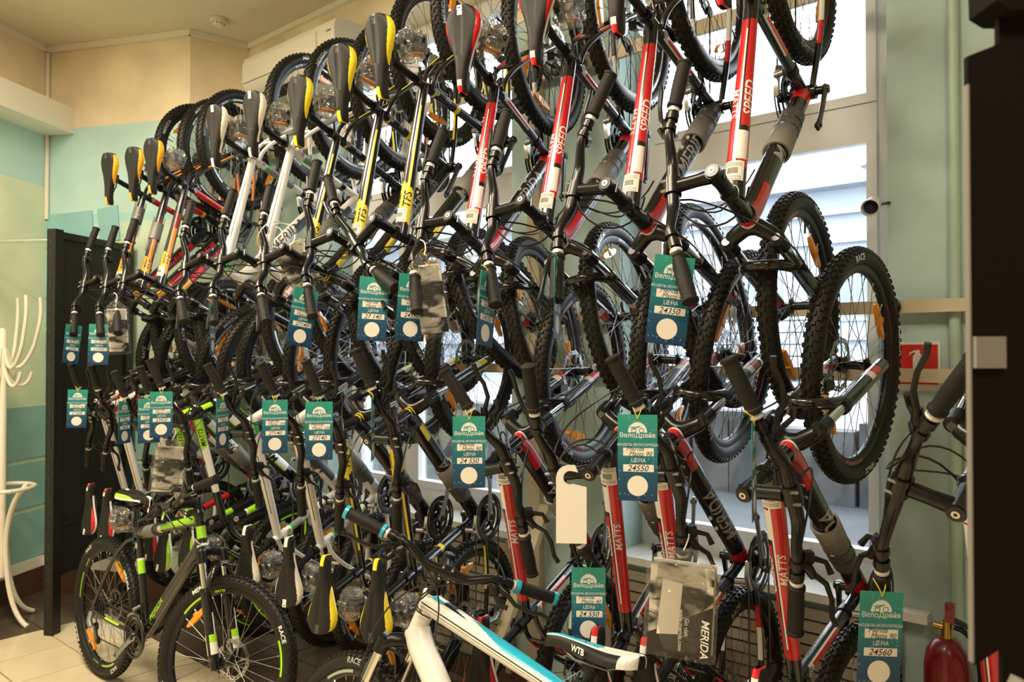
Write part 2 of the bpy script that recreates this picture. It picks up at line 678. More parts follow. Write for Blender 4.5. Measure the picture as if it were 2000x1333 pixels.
@cached
def seat_clamp_mesh():
    m = MB()
    c = BB + ST * 0.49
    m.tube([c, c + ST * 0.02], 0.021, 'satin_black', 16)
    m.tube([c + ST * 0.01 + Vector((0.02, 0.02, 0)), c + ST * 0.01 + Vector((0.0, 0.03, 0)), c + ST * 0.012 + Vector((-0.035, 0.024, 0))], 0.005, 'dark_steel', 8)
    return m.mesh('seat_clamp')


def tyre_print(m, key):
    for words, at in ((BRAND, 15), ('RACE', 105), (BRAND, 195), ('RACE', 285)):
        vs, fs = text_geo(words, 0.028, 0.0, 0.0006, 2)
        for sd in (1, -1):
            out = []
            for x, y in vs:
                r = 0.3125 + y * 0.9
                a = R(at) + (-x / 0.31 if sd < 0 else x / 0.31)
                dy = math.sqrt(max(0.0, 0.0268 ** 2 - (r - 0.311) ** 2)) + 0.0006
                out.append((r * math.cos(a), sd * dy, r * math.sin(a)))
            m.add(out, fs, key, False)


@cached
def tyre_mesh(key):
    m = MB()
    Rc, r = 0.3110, 0.0255
    prof = [(Rc + r * math.cos(a), r * 1.02 * math.sin(a)) for a in [R(d) for d in range(-165, 166, 22)]]
    m.lathe(prof, 'tyre_rubber', 96)
    n = 76
    for i in range(n):
        for k, (ph, w, l, h, off) in enumerate([(0, 0.013, 0.012, 0.005, 0), (27, 0.011, 0.014, 0.005, 0.5), (-27, 0.011, 0.014, 0.005, 0.5), (54, 0.010, 0.014, 0.0048, 0.05), (-54, 0.010, 0.014, 0.0048, 0.05)]):
            if k == 0 and i % 2:
                w, l = 0.006, 0.014
            a = 2 * math.pi * (i + off) / n
            ph = R(ph)
            rad = Vector((math.cos(a), 0, math.sin(a)))
            tan = Vector((-math.sin(a), 0, math.cos(a)))
            Y = Vector((0, 1, 0))
            nrm = rad * math.cos(ph) + Y * math.sin(ph)
            lat = -rad * math.sin(ph) + Y * math.cos(ph)
            c = rad * Rc + nrm * (r + h * 0.3)
            vs = []
            for q, sc in ((-h * 0.7, 1.0), (h * 0.7, 0.82)):
                for sx, sy in ((-1, -1), (1, -1), (1, 1), (-1, 1)):
                    vs.append(c + nrm * q + tan * (sx * l / 2 * sc) + lat * (sy * w / 2 * sc))
            m.add(vs, [(4, 5, 6, 7), (0, 1, 5, 4), (1, 2, 6, 5), (2, 3, 7, 6), (3, 0, 4, 7)], 'tyre_rubber', False)
    tyre_print(m, key)
    return m.mesh('tyre')


def rim_print(m, key):
    for at in (60, 180, 300):
        vs, fs = text_geo('MATTS', 0.017, 0.3, 0.0006, 0)
        for sd in (1, -1):
            out = []
            for x, y in vs:
                r = 0.2795 + y * 0.8
                a = R(at) + (-x / 0.28 if sd < 0 else x / 0.28)
                out.append((r * math.cos(a), sd * 0.0128, r * math.sin(a)))
            m.add(out, fs, key, False)
            m.lathe([(0.284, sd * 0.0126), (0.2795, sd * 0.0128), (0.275, sd * 0.0126)], key, 14, a0=R(at + 14), a1=R(at + 42))


@cached
def rim_mesh(key):
    m = MB()
    m.lathe([(0.288, -0.012), (0.289, -0.008), (0.284, 0.0), (0.289, 0.008), (0.288, 0.012), (0.273, 0.012), (0.266, 0.006), (0.265, 0), (0.266, -0.006), (0.273, -0.012)], 'black_plastic', 72, closed=True)
    rim_print(m, key)
    return m.mesh('rim')


@cached
def spokes_mesh():
    m = MB()
    for i in range(32):
        sd = 1 if i % 2 else -1
        a = 2 * math.pi * i / 32
        tw = R(62) * (1 if (i // 2) % 2 else -1)
        h = Vector((0.021 * math.cos(a + tw), 0.030 * sd, 0.021 * math.sin(a + tw)))
        q = Vector((0.267 * math.cos(a), 0.003 * sd, 0.267 * math.sin(a)))
        m.tube([h, q], 0.0011, 'spoke', 4, cap=False)
        m.tube([q * 0.955 + h * 0.045, q], 0.0022, 'steel', 4, cap=False)
    v = Vector((math.cos(0.1), 0, math.sin(0.1)))
    m.tube([v * 0.268, v * 0.228], [0.004, 0.003], 'black_plastic', 6)
    return m.mesh('spokes')


@cached
def hub_mesh(rear):
    m = MB()
    m.lathe([(0, -0.062), (0.008, -0.062), (0.009, -0.04), (0.024, -0.033), (0.024, -0.028), (0.013, -0.024), (0.013, 0.024), (0.024, 0.028), (0.024, 0.033), (0.015, 0.04), (0.008, 0.062), (0, 0.062)], 'satin_black', 20)
    m.tube([(0, -0.075, 0), (0, 0.075, 0)], 0.006, 'dark_steel', 8)
    m.tube([(0, 0.072, 0), (0.012, 0.078, 0.01), (0.05, 0.074, 0.04)], 0.005, 'satin_black', 8)
    return m.mesh('hub')


@cached
def rotor_mesh(rad):
    m = MB()
    n = 96
    for yy, fl in ((0.0435, 1), (0.0455, -1)):
        vs, fs = [], []
        for i in range(n):
            a = 2 * math.pi * i / n
            w = 0.0022 * math.sin(a * 12)
            for r in (rad - 0.015 + w, rad - 0.010 + w, rad - 0.005 + w, rad + w):
                vs.append((r * math.cos(a), yy, r * math.sin(a)))
        for i in range(n):
            for j in range(3):
                if j == 1 and i % 4 in (1, 2):
                    continue
                k = (i + 1) % n
                fs.append((i * 4 + j, i * 4 + j + 1, k * 4 + j + 1, k * 4 + j))
        m.add(vs, fs, 'steel', False)
    for i in range(6):
        a = 2 * math.pi * i / 6
        b = a + 0.5
        m.tube([(0.02 * math.cos(a), 0.0445, 0.02 * math.sin(a)), ((rad - 0.012) * math.cos(b), 0.0445, (rad - 0.012) * math.sin(b))], [0.005, 0.003], 'steel', 6, squash=0.4)
    m.lathe([(0.012, 0.042), (0.024, 0.042), (0.024, 0.047), (0.012, 0.047)], 'satin_black', 18)
    return m.mesh('brake_rotor')


@cached
def reflector_mesh():
    m = MB()
    poly = [(-0.064, 0.004), (-0.05, 0.010), (0, 0.0145), (0.05, 0.010), (0.064, 0.004), (0.064, -0.004), (0.05, -0.008), (0, -0.012), (-0.05, -0.008), (-0.064, -0.004)]
    m.prism(poly, 0.013, 'amber')
    m.box((0, 0, -0.004), (0.016, 0.018, 0.026), 'amber')
    return m.mesh('wheel_reflector')


@cached
def cassette_mesh():
    m = MB()
    for i in range(8):
        r = 0.060 - i * 0.0052
        y = -0.030 - i * 0.0042
        m.lathe([(0.012, y), (r, y), (r, y - 0.0018), (0.012, y - 0.0018)], 'dark_steel' if i % 2 else 'steel', 36)
    return m.mesh('cassette')


@cached
def fork_crown_mesh(key):
    m = MB()
    m.tube([(0, 0, 0.45), (0, 0, 0.475)], [0.024, 0.0235], 'satin_black', 18)
    pts = [(0.042, -0.066, 0.428), (0.03, -0.05, 0.445), (0.012, -0.02, 0.455), (0.008, 0, 0.457), (0.012, 0.02, 0.455), (0.03, 0.05, 0.445), (0.042, 0.066, 0.428)]
    m.tube(pts, [0.019, 0.021, 0.023, 0.024, 0.023, 0.021, 0.019], 'satin_black', 14)
    for sd in (1, -1):
        m.lathe([(0, 0.452), (0.010, 0.453), (0.021, 0.446), (0.0215, 0.40), (0, 0.40)], 'satin_black', 18, Matrix.Translation((0.045, 0.065 * sd, 0)), axis='z')
        m.lathe([(0, 0.457), (0.011, 0.457), (0.012, 0.450), (0, 0.450)], 'dark_steel', 12, Matrix.Translation((0.045, 0.065 * sd, 0)), axis='z')
    return m.mesh('fork_crown')


@cached
def stanchion_mesh():
    return MB().tube([(0, 0, 0.27), (0, 0, 0.405)], 0.0152, 'chrome', 18).mesh('stanchion')


FORKC = dict(red=('red', 'white'), yellow=('yellow', 'white'), white=('white', 'grey'), orange=('orange', 'red'), redwhite=('white', 'red'), green=('lime', 'white'), blackgreen=('white', 'lime'), cyan=('black_paint', 'cyan'))


@cached
def fork_lower_mesh(sch):
    c1, c2 = FORKC[sch]
    m = MB()

    def fn(t, a):
        if 0.20 < t < 0.34 and 20 < abs(a) < 160:
            return c1
        if 0.34 <= t < 0.44 and 20 < abs(a) < 160:
            return c2
        if 0.44 <= t < 0.72 and 75 < abs(a) < 105 and sch in ('blackgreen', 'white'):
            return c1
        return 'black_paint'
    n = 40
    rr = [0.0185 if i < 6 else (0.0205 + 0.001 * math.sin(i / n * 3)) for i in range(n + 1)]
    m.tube(lin((0, 0, -0.02), (0, 0, 0.285), n), rr, 'x', 18, side=(1, 0, 0), fn=fn)
    m.tube([(0, 0, 0.283), (0, 0, 0.30)], [0.0235, 0.0225], 'black_plastic', 18)
    m.prism([(-0.014, -0.02), (0.012, -0.02), (0.016, 0.015), (-0.016, 0.02)], 0.012, 'satin_black', Matrix.Translation((0, 0, 0)))
    return m.mesh('fork_lower')


@cached
def fork_arch_mesh():
    m = MB()
    pts = bez((0.055, -0.065, 0.285), (0.075, -0.062, 0.36), (0.085, -0.03, 0.385), (0.085, 0, 0.385), 8)[:-1] + bez((0.085, 0, 0.385), (0.085, 0.03, 0.385), (0.075, 0.062, 0.36), (0.055, 0.065, 0.285), 8)
    m.tube(pts, [0.012 + 0.004 * abs(math.cos(i / 16 * math.pi)) for i in range(17)], 'black_paint', 10, squash=0.7)
    return m.mesh('fork_arch')


@cached
def caliper_mesh():
    m = MB()
    m.box((0, 0, 0), (0.03, 0.03, 0.055), 'satin_black', Matrix.Rotation(0.3, 3, 'Y'))
    m.tube([(-0.005, 0.012, -0.025), (-0.005, 0.022, 0.028)], 0.009, 'black_plastic', 10)
    return m.mesh('brake_caliper')


@cached
def headset_mesh():
    m = MB()
    m.tube([(0, 0, 0.617), (0, 0, 0.632)], [0.0235, 0.019], 'satin_black', 18)
    for i in range(5):
        z = 0.633 + i * 0.0105
        m.tube([(0, 0, z), (0, 0, z + 0.0095)], 0.0178, 'satin_black', 18)
    return m.mesh('headset_spacers')


@cached
def stem_mesh():
    m = MB()
    m.tube([(0, 0, 0.682), (0, 0, 0.724)], 0.0195, 'satin_black', 20)
    m.tube([(0.012, 0, 0.705), (0.05, 0, 0.706), (0.088, 0, 0.707)], [0.0185, 0.0165, 0.0175], 'satin_black', 16, side=(0, 1, 0), squash=0.95)
    m.tube([(0.106, -0.022, 0.707), (0.106, 0.022, 0.707)], 0.0215, 'satin_black', 18)
    for y in (-0.014, 0.014):
        for z in (-0.017, 0.017):
            m.tube([(0.10, y, 0.707 + z), (0.129, y, 0.707 + z)], 0.0035, 'steel', 8)
    m.tube([(-0.019, -0.013, 0.70), (-0.019, 0.013, 0.70)], 0.0038, 'dark_steel', 8)
    return m.mesh('stem')


@cached
def topcap_mesh():
    m = MB()
    m.tube([(0, 0, 0.7245), (0, 0, 0.729)], [0.018, 0.0165], 'satin_black', 20)
    m.tube([(0, 0, 0.729), (0, 0, 0.7305)], 0.008, 'steel', 14)
    m.tube([(0, 0, 0.7304), (0, 0, 0.7309)], 0.004, 'black_plastic', 6)
    return m.mesh('top_cap')


def bar_pt(y):
    """centre line of the riser bar at lateral position y"""
    a = abs(y)
    if a < 0.05:
        z, x = 0.0, 0.0
    elif a < 0.14:
        t = (a - 0.05) / 0.09
        t = t * t * (3 - 2 * t)
        z, x = 0.032 * t, -0.006 * t
    else:
        t = (a - 0.14) / 0.19
        z, x = 0.032 + 0.002 * t, -0.006 - 0.046 * t
    return Vector((0.106 + x, y, 0.707 + z))


@cached
def bar_mesh():
    m = MB()
    ys = [-0.325 + 0.65 * i / 52 for i in range(53)]
    m.tube([bar_pt(y) for y in ys], [0.0158 if abs(y) < 0.045 else max(0.0115, 0.0158 - 0.06 * (abs(y) - 0.045)) for y in ys], 'satin_black', 16)
    return m.mesh('handlebar')


@cached
def grip_mesh(sd, key):
    m = MB()
    ys = [0.205, 0.207, 0.214, 0.216, 0.22] + [0.225 + 0.0058 * i for i in range(17)] + [0.322, 0.323, 0.329, 0.331]
    rr = [0.0165, 0.0195, 0.0195, 0.0172, 0.017] + [0.0168 + 0.0007 * (i % 2) + 0.001 * math.sin(i / 16 * math.pi) for i in range(17)] + [0.0172, 0.0195, 0.0195, 0.015]
    m.tube([bar_pt(sd * y) for y in ys], rr, 'grip_rubber', 18)
    if key:
        for y0, y1 in ((0.204, 0.214), (0.322, 0.333)):
            m.tube([bar_pt(sd * y0), bar_pt(sd * y1)], 0.0202, key, 18)
    return m.mesh('grip')


@cached
def lever_mesh(sd):
    m = MB()
    c = bar_pt(sd * 0.178)
    m.tube([bar_pt(sd * 0.170), bar_pt(sd * 0.187)], 0.0165, 'satin_black', 14)
    d = Vector((0.80, 0, -0.60))
    Y = Vector((0, sd, 0))
    m.tube([c + d * 0.012 - Y * 0.03, c + d * 0.026 - Y * 0.012, c + d * 0.034 + Y * 0.012], [0.009, 0.012, 0.010], 'satin_black', 10)
    m.tube([c + d * 0.012 - Y * 0.03, c + d * 0.006 - Y * 0.052], [0.007, 0.004], 'black_plastic', 8)
    m.tube([c + d * 0.036 + Y * 0.008, c + d * 0.056 + Y * 0.035, c + d * 0.060 + Y * 0.075, c + d * 0.052 + Y * 0.115, c + d * 0.056 + Y * 0.138], [0.007, 0.0065, 0.006, 0.0065, 0.007], 'black_plastic', 8)
    return m.mesh('brake_lever')


@cached
def shifter_mesh(sd):
    m = MB()
    c = bar_pt(sd * 0.150)
    d = Vector((0.35, 0, -0.93))
    Y = Vector((0, sd, 0))
    m.tube([bar_pt(sd * 0.143), bar_pt(sd * 0.156)], 0.0165, 'satin_black', 12)
    m.tube([c + d * 0.014 - Y * 0.012, c + d * 0.032, c + d * 0.036 + Y * 0.012], [0.014, 0.019, 0.012], 'black_plastic', 10)
    m.tube([c + d * 0.035, c + d * 0.055 + Y * 0.02 + Vector((0.02, 0, 0)), c + d * 0.05 + Y * 0.045 + Vector((0.03, 0, 0))], [0.007, 0.006, 0.008], 'black_plastic', 8)
    m.tube([c + d * 0.02 - Y * 0.012, c + d * 0.02 - Y * 0.03], 0.0045, 'dark_steel', 8)
    return m.mesh('shifter')


@cached
def bar_label_mesh(sd):
    m = MB()
    m.tube([bar_pt(sd * 0.192), bar_pt(sd * 0.202)], 0.0145, 'silver_grey', 14)
    m.tube([bar_pt(sd * 0.194), bar_pt(sd * 0.198)], 0.0148, 'paper', 14)
    return m.mesh('clamp_band')


SADC = dict(red=('red', 'white', 'red', 'white'), yellow=('yellow', 'yellow', 'yellow', 'dark_grey'), white=('cream', 'white', 'white', 'white'),
            orange=('amber_yellow', 'amber_yellow', 'amber_yellow', 'dark_grey'), redwhite=('red', 'white', 'red', 'white'), green=('lime', 'white', 'lime', 'white'),
            blackgreen=('lime', 'white', 'white', 'white'), cyan=('white', 'cyan', 'cyan', 'white'))


@cached
def saddle_mesh(sch):
    side, nose1, nose2, rear = SADC[sch]
    m = MB()
    ctrl = [(-0.132, 0.020), (-0.129, 0.032), (-0.122, 0.044), (-0.112, 0.054), (-0.098, 0.062), (-0.08, 0.066), (-0.06, 0.064), (-0.04, 0.0575), (-0.02, 0.049), (0.0, 0.041), (0.03, 0.031), (0.06, 0.0235), (0.10, 0.0195), (0.13, 0.0175), (0.142, 0.014), (0.148, 0.006)]

    def w(x):
        for (a, wa), (b, wb) in zip(ctrl, ctrl[1:]):
            if a <= x <= b:
                return wa + (wb - wa) * (x - a) / (b - a)
        return 0.006
    nx, na = 120, 60
    vs, fs, ks = [], [], []
    for i in range(nx + 1):
        x = -0.132 + 0.28 * i / nx
        ww = w(x)
        zc = 0.050 + 0.010 * max(0, -x / 0.13) ** 2 - 0.010 * max(0, (x - 0.09) / 0.06) ** 2
        for j in range(na + 1):
            a = math.pi * j / na
            y = ww * math.cos(a)
            zz = zc - 0.034 + 0.034 * math.sin(a) ** 0.55
            xx = x
            if i == 0:
                xx += 0.012 * math.exp(-(y / 0.012) ** 2)
            zz -= 0.004 * math.exp(-(y / 0.010) ** 2) * (1 if x < 0.03 else 0)
            vs.append((xx, y, zz))
    for i in range(nx):
        x = -0.132 + 0.28 * (i + 0.5) / nx
        for j in range(na):
            b = abs((j + 0.5) / na - 0.5) * 2
            y = abs(w(x) * math.cos(math.pi * (j + 0.5) / na))
            k = 'saddle_black'
            if -0.118 < x < 0.04 and b > 0.60 + 0.34 * ((x + 0.055) / 0.085) ** 2:
                k = side
            if sch in ('green', 'blackgreen', 'white', 'red', 'redwhite') and b > 0.93 and x < 0.08:
                k = 'white' if sch != 'white' else 'cream'
            if x > 0.108 and y < 0.0085:
                k = nose1 if x < 0.128 or sch in ('yellow', 'orange', 'white') else nose2
            if x < -0.10 and y < 0.009:
                k = rear
            if sch == 'cyan':
                k = 'saddle_black' if b > 0.46 else ('white' if x < -0.02 or b > 0.34 else 'cyan')
                if x < -0.095 or 0.42 < b < 0.47:
                    k = 'white'
            p = na + 1
            fs.append((i * p + j, i * p + j + 1, (i + 1) * p + j + 1, (i + 1) * p + j))
            ks.append(k)
    p = na + 1
    fs.append(tuple(range(p)))
    ks.append('saddle_black')
    for i in range(nx):      # underside
        fs.append((i * p, (i + 1) * p, (i + 1) * p + na, i * p + na))
        ks.append('black_plastic')
    m.add(vs, fs, ks)
    return m.mesh('saddle')


@cached
def saddle_rails_mesh():
    m = MB()
    for sd in (1, -1):
        m.tube([(-0.095, 0.035 * sd, 0.022), (-0.05, 0.022 * sd, 0.004), (0.04, 0.022 * sd, 0.002), (0.09, 0.012 * sd, 0.018), (0.115, 0.0, 0.028)], 0.0038, 'dark_steel', 8)
    m.box((0, 0, 0.0), (0.04, 0.05, 0.02), 'satin_black')
    m.tube([(0, 0, -0.018), (0, 0, 0.012)], 0.015, 'satin_black', 12)
    return m.mesh('saddle_rails')


@cached
def seatpost_mesh():
    return MB().tube([Vector((0, 0, 0)) - ST * 0.26, Vector((0, 0, 0))], 0.0137, 'satin_black', 16).mesh('seatpost')


@cached
def chainring_mesh():
    m = MB()
    for r, y, k in ((0.087, -0.052, 'dark_steel'), (0.067, -0.046, 'satin_black'), (0.046, -0.040, 'dark_steel')):
        n = 88
        prof_out = [r + (0.0035 if i % 2 else 0) for i in range(n)]
        for yy in (y, y - 0.0025):
            vs = []
            for i in range(n):
                a = 2 * math.pi * i / n
                vs += [((r - 0.014) * math.cos(a), yy, (r - 0.014) * math.sin(a)), (prof_out[i] * math.cos(a), yy, prof_out[i] * math.sin(a))]
            m.add(vs, [(2 * i, 2 * i + 1, 2 * ((i + 1) % n) + 1, 2 * ((i + 1) % n)) for i in range(n)], k, False)
        m.lathe([(r - 0.014, y), (r - 0.014, y - 0.0025)], k, 44)
        m.lathe([(r + 0.001, y), (r + 0.001, y - 0.0025)], k, 44)
    for i in range(4):
        a = 2 * math.pi * i / 4 + 0.5
        m.tube([(0.0, -0.052, 0.0), (0.074 * math.cos(a), -0.050, 0.074 * math.sin(a))], [0.014, 0.007], 'satin_black', 8, squash=0.5)
    m.lathe([(0.086, -0.058), (0.097, -0.058), (0.097, -0.060), (0.086, -0.060)], 'black_plastic', 48, closed=True)
    return m.mesh('chainrings')


@cached
def crank_mesh(sd):
    m = MB()
    y = 0.062 * sd
    pts = [(-0.012, y, 0), (0.0, y, 0), (0.03, y * 1.05, 0), (0.09, y * 1.12, 0), (0.15, y * 1.16, 0), (0.17, y * 1.16, 0), (0.186, y * 1.16, 0)]
    m.tube(pts, [0.014, 0.018, 0.0135, 0.0115, 0.0115, 0.0145, 0.009], 'alloy_grey' if sd < 0 else 'dark_steel', 12, side=(0, 1, 0), squash=0.55)
    m.tube([(0, 0.03 * sd, 0), (0, 0.074 * sd, 0)], 0.013, 'satin_black', 12)
    m.tube([(0.17, y * 1.0, 0), (0.17, y * 1.30, 0)], 0.0075, 'black_plastic', 10)
    return m.mesh('crank_arm')


@cached
def chain_mesh():
    m = MB()
    rr, rf = 0.046, 0.088
    y = -0.051
    c = Vector((BB.x, y, BB.z))
    a0 = Vector((0, y, AX))
    pts = []
    for i in range(0, 19):
        a = math.pi * 0.5 - math.pi * i / 18
        pts.append(c + Vector((rf * math.cos(a), 0, rf * math.sin(a))))
    low = Vector((0.06, y, AX - 0.13))
    pts += lin(pts[-1], low, 24)[1:]
    pts += bez(low, low + Vector((-0.03, 0, 0)), low + Vector((-0.03, 0, 0.03)), Vector((0.03, y, AX - 0.075)), 6)[1:]
    for i in range(0, 13):
        a = -math.pi * 0.4 - math.pi * 1.1 * i / 12
        pts.append(a0 + Vector((rr * math.cos(a), 0, rr * math.sin(a))))
    pts += lin(pts[-1], pts[0], 26)[1:]
    rad = [0.0042 if i % 2 else 0.0030 for i in range(len(pts))]
    m.tube(pts, rad, 'dark_steel', 6, side=(0, 1, 0), squash=0.8, cap=False)
    return m.mesh('chain')


@cached
def rear_mech_mesh():
    m = MB()
    y = -0.070
    m.tube([(0.005, y, AX - 0.01), (0.012, y - 0.012, AX - 0.05), (0.03, y - 0.01, AX - 0.075)], [0.012, 0.014, 0.013], 'alloy_grey', 10)
    m.prism([(0.02, AX - 0.065), (0.042, AX - 0.07), (0.072, AX - 0.125), (0.062, AX - 0.15), (0.046, AX - 0.145)], 0.008, 'dark_steel', Matrix.Translation((0, y + 0.008, 0)))
    for c in ((0.032, AX - 0.078), (0.060, AX - 0.138)):
        m.lathe([(0, -0.004), (0.019, -0.004), (0.019, 0.004), (0, 0.004)], 'black_plastic', 20, Matrix.Translation((c[0], -0.055, c[1])))
    return m.mesh('rear_derailleur')


@cached
def front_mech_mesh():
    m = MB()
    c = BB + ST * 0.125
    m.tube([c - ST * 0.012, c + ST * 0.012], 0.021, 'satin_black', 14)
    m.prism([(BB.x + 0.02, BB.z + 0.095), (BB.x - 0.03, BB.z + 0.105), (BB.x - 0.075, BB.z + 0.08), (BB.x - 0.07, BB.z + 0.065), (BB.x - 0.02, BB.z + 0.083), (BB.x + 0.02, BB.z + 0.078)], 0.014, 'steel', Matrix.Translation((0, -0.052, 0)))
    m.tube([c + Vector((0, -0.02, 0)), c + Vector((0, -0.05, -0.01))], 0.010, 'alloy_grey', 10)
    return m.mesh('front_derailleur')


def sleeve_mat():
    k = 'packaging_card'
    if k in MATS:
        return k
    m = mat(k, (0.5, 0.48, 0.45), 0.45)
    nt = m.node_tree
    b = nt.nodes['Principled BSDF']
    tc = nt.nodes.new('ShaderNodeTexCoord')
    sp = nt.nodes.new('ShaderNodeSeparateXYZ')
    nt.links.new(tc.outputs['Object'], sp.inputs[0])
    rp = nt.nodes.new('ShaderNodeValToRGB')
    e = rp.color_ramp.elements
    e[0].position, e[0].color = 0.0, (0.06, 0.06, 0.065, 1)
    e[1].position, e[1].color = 1.0, (0.24, 0.23, 0.21, 1)
    q = rp.color_ramp.elements.new(0.45)
    q.color = (0.10, 0.095, 0.09, 1)
    mr = nt.nodes.new('ShaderNodeMapRange')
    mr.inputs['From Min'].default_value = -0.1
    mr.inputs['From Max'].default_value = 0.1
    nt.links.new(sp.outputs['Z'], mr.inputs['Value'])
    nt.links.new(mr.outputs[0], rp.inputs[0])
    vz = nt.nodes.new('ShaderNodeTexNoise')
    vz.inputs['Scale'].default_value = 45
    vz.inputs['Distortion'].default_value = 4
    nt.links.new(tc.outputs['Object'], vz.inputs['Vector'])
    ring = nt.nodes.new('ShaderNodeMapRange')
    ring.inputs['From Min'].default_value = 0.53
    ring.inputs['From Max'].default_value = 0.56
    nt.links.new(vz.outputs['Fac'], ring.inputs['Value'])
    band = nt.nodes.new('ShaderNodeMath')
    band.operation = 'COMPARE'
    band.inputs[1].default_value = -0.035
    band.inputs[2].default_value = 0.028
    nt.links.new(sp.outputs['Z'], band.inputs[0])
    mul = nt.nodes.new('ShaderNodeMath')
    mul.operation = 'MULTIPLY'
    nt.links.new(ring.outputs[0], mul.inputs[0])
    nt.links.new(band.outputs[0], mul.inputs[1])
    mx = nt.nodes.new('ShaderNodeMixRGB')
    mx.inputs[2].default_value = (0.03, 0.03, 0.03, 1)
    nt.links.new(mul.outputs[0], mx.inputs[0])
    nt.links.new(rp.outputs[0], mx.inputs[1])
    nt.links.new(mx.outputs[0], b.inputs['Base Color'])
    return k


@cached
def sleeve_mesh():
    """printed card rolled around the down tube"""
    m = MB()
    k = sleeve_mat()
    prof = [(0.031, -0.10), (0.0345, -0.10), (0.0355, -0.05), (0.0368, 0.02), (0.0392, 0.098), (0.038, 0.10), (0.032, 0.10)]
    m.lathe(prof, k, 32, axis='z')
    for z in (-0.05, -0.01):
        m.lathe([(0.0365, z - 0.0015), (0.0378, z), (0.0365, z + 0.0015)], 'cable', 32, axis='z')
    return m.mesh('packaging_sleeve')


@cached
def clear_sleeve_mesh():
    m = MB()
    m.lathe([(0.029, -0.10), (0.031, -0.10), (0.030, 0), (0.031, 0.10), (0.029, 0.10)], 'clear_plastic', 24, axis='z')
    m.lathe([(0.0285, -0.06), (0.029, 0.0), (0.0285, 0.03)], 'grey', 24, axis='z')
    return m.mesh('clear_sleeve')


@cached
def barcode_mesh():
    """paper sticker bent over the top tube with printed bars"""
    m = MB()
    a, T, N, S, L = tube_frame('top')

    def pt(d, th, e=0.0009):
        rr = top_r(d / L) + e
        return a + T * d + N * (rr * math.cos(th)) + S * (rr * 1.12 * math.sin(th))
    d0, d1 = L - 0.092, L - 0.040
    n = 14
    vs = []
    for i in range(n + 1):
        th = R(-62 + 124 * i / n)
        vs += [pt(d0, th), pt(d1, th)]
    m.add(vs, [(2 * i, 2 * i + 1, 2 * i + 3, 2 * i + 2) for i in range(n)], 'paper')
    for i in range(22):
        th = R(-30 + 2.7 * i)
        w = R(0.7 + (i * 7 % 3) * 0.5)
        m.add([pt(d0 + 0.018, th, 0.0013), pt(d0 + 0.034, th, 0.0013), pt(d0 + 0.034, th + w, 0.0013), pt(d0 + 0.018, th + w, 0.0013)], [(0, 1, 2, 3)], 'ink', False)
    for dd in (0.006, 0.011, 0.041, 0.047):
        for i in range(9):
            th = R(-50 + 11 * i)
            m.add([pt(d0 + dd, th, 0.0013), pt(d0 + dd + 0.0022, th, 0.0013), pt(d0 + dd + 0.0022, th + R(8), 0.0013), pt(d0 + dd, th + R(8), 0.0013)], [(0, 1, 2, 3)], 'grey_ink', False)
    return m.mesh('barcode_sticker')


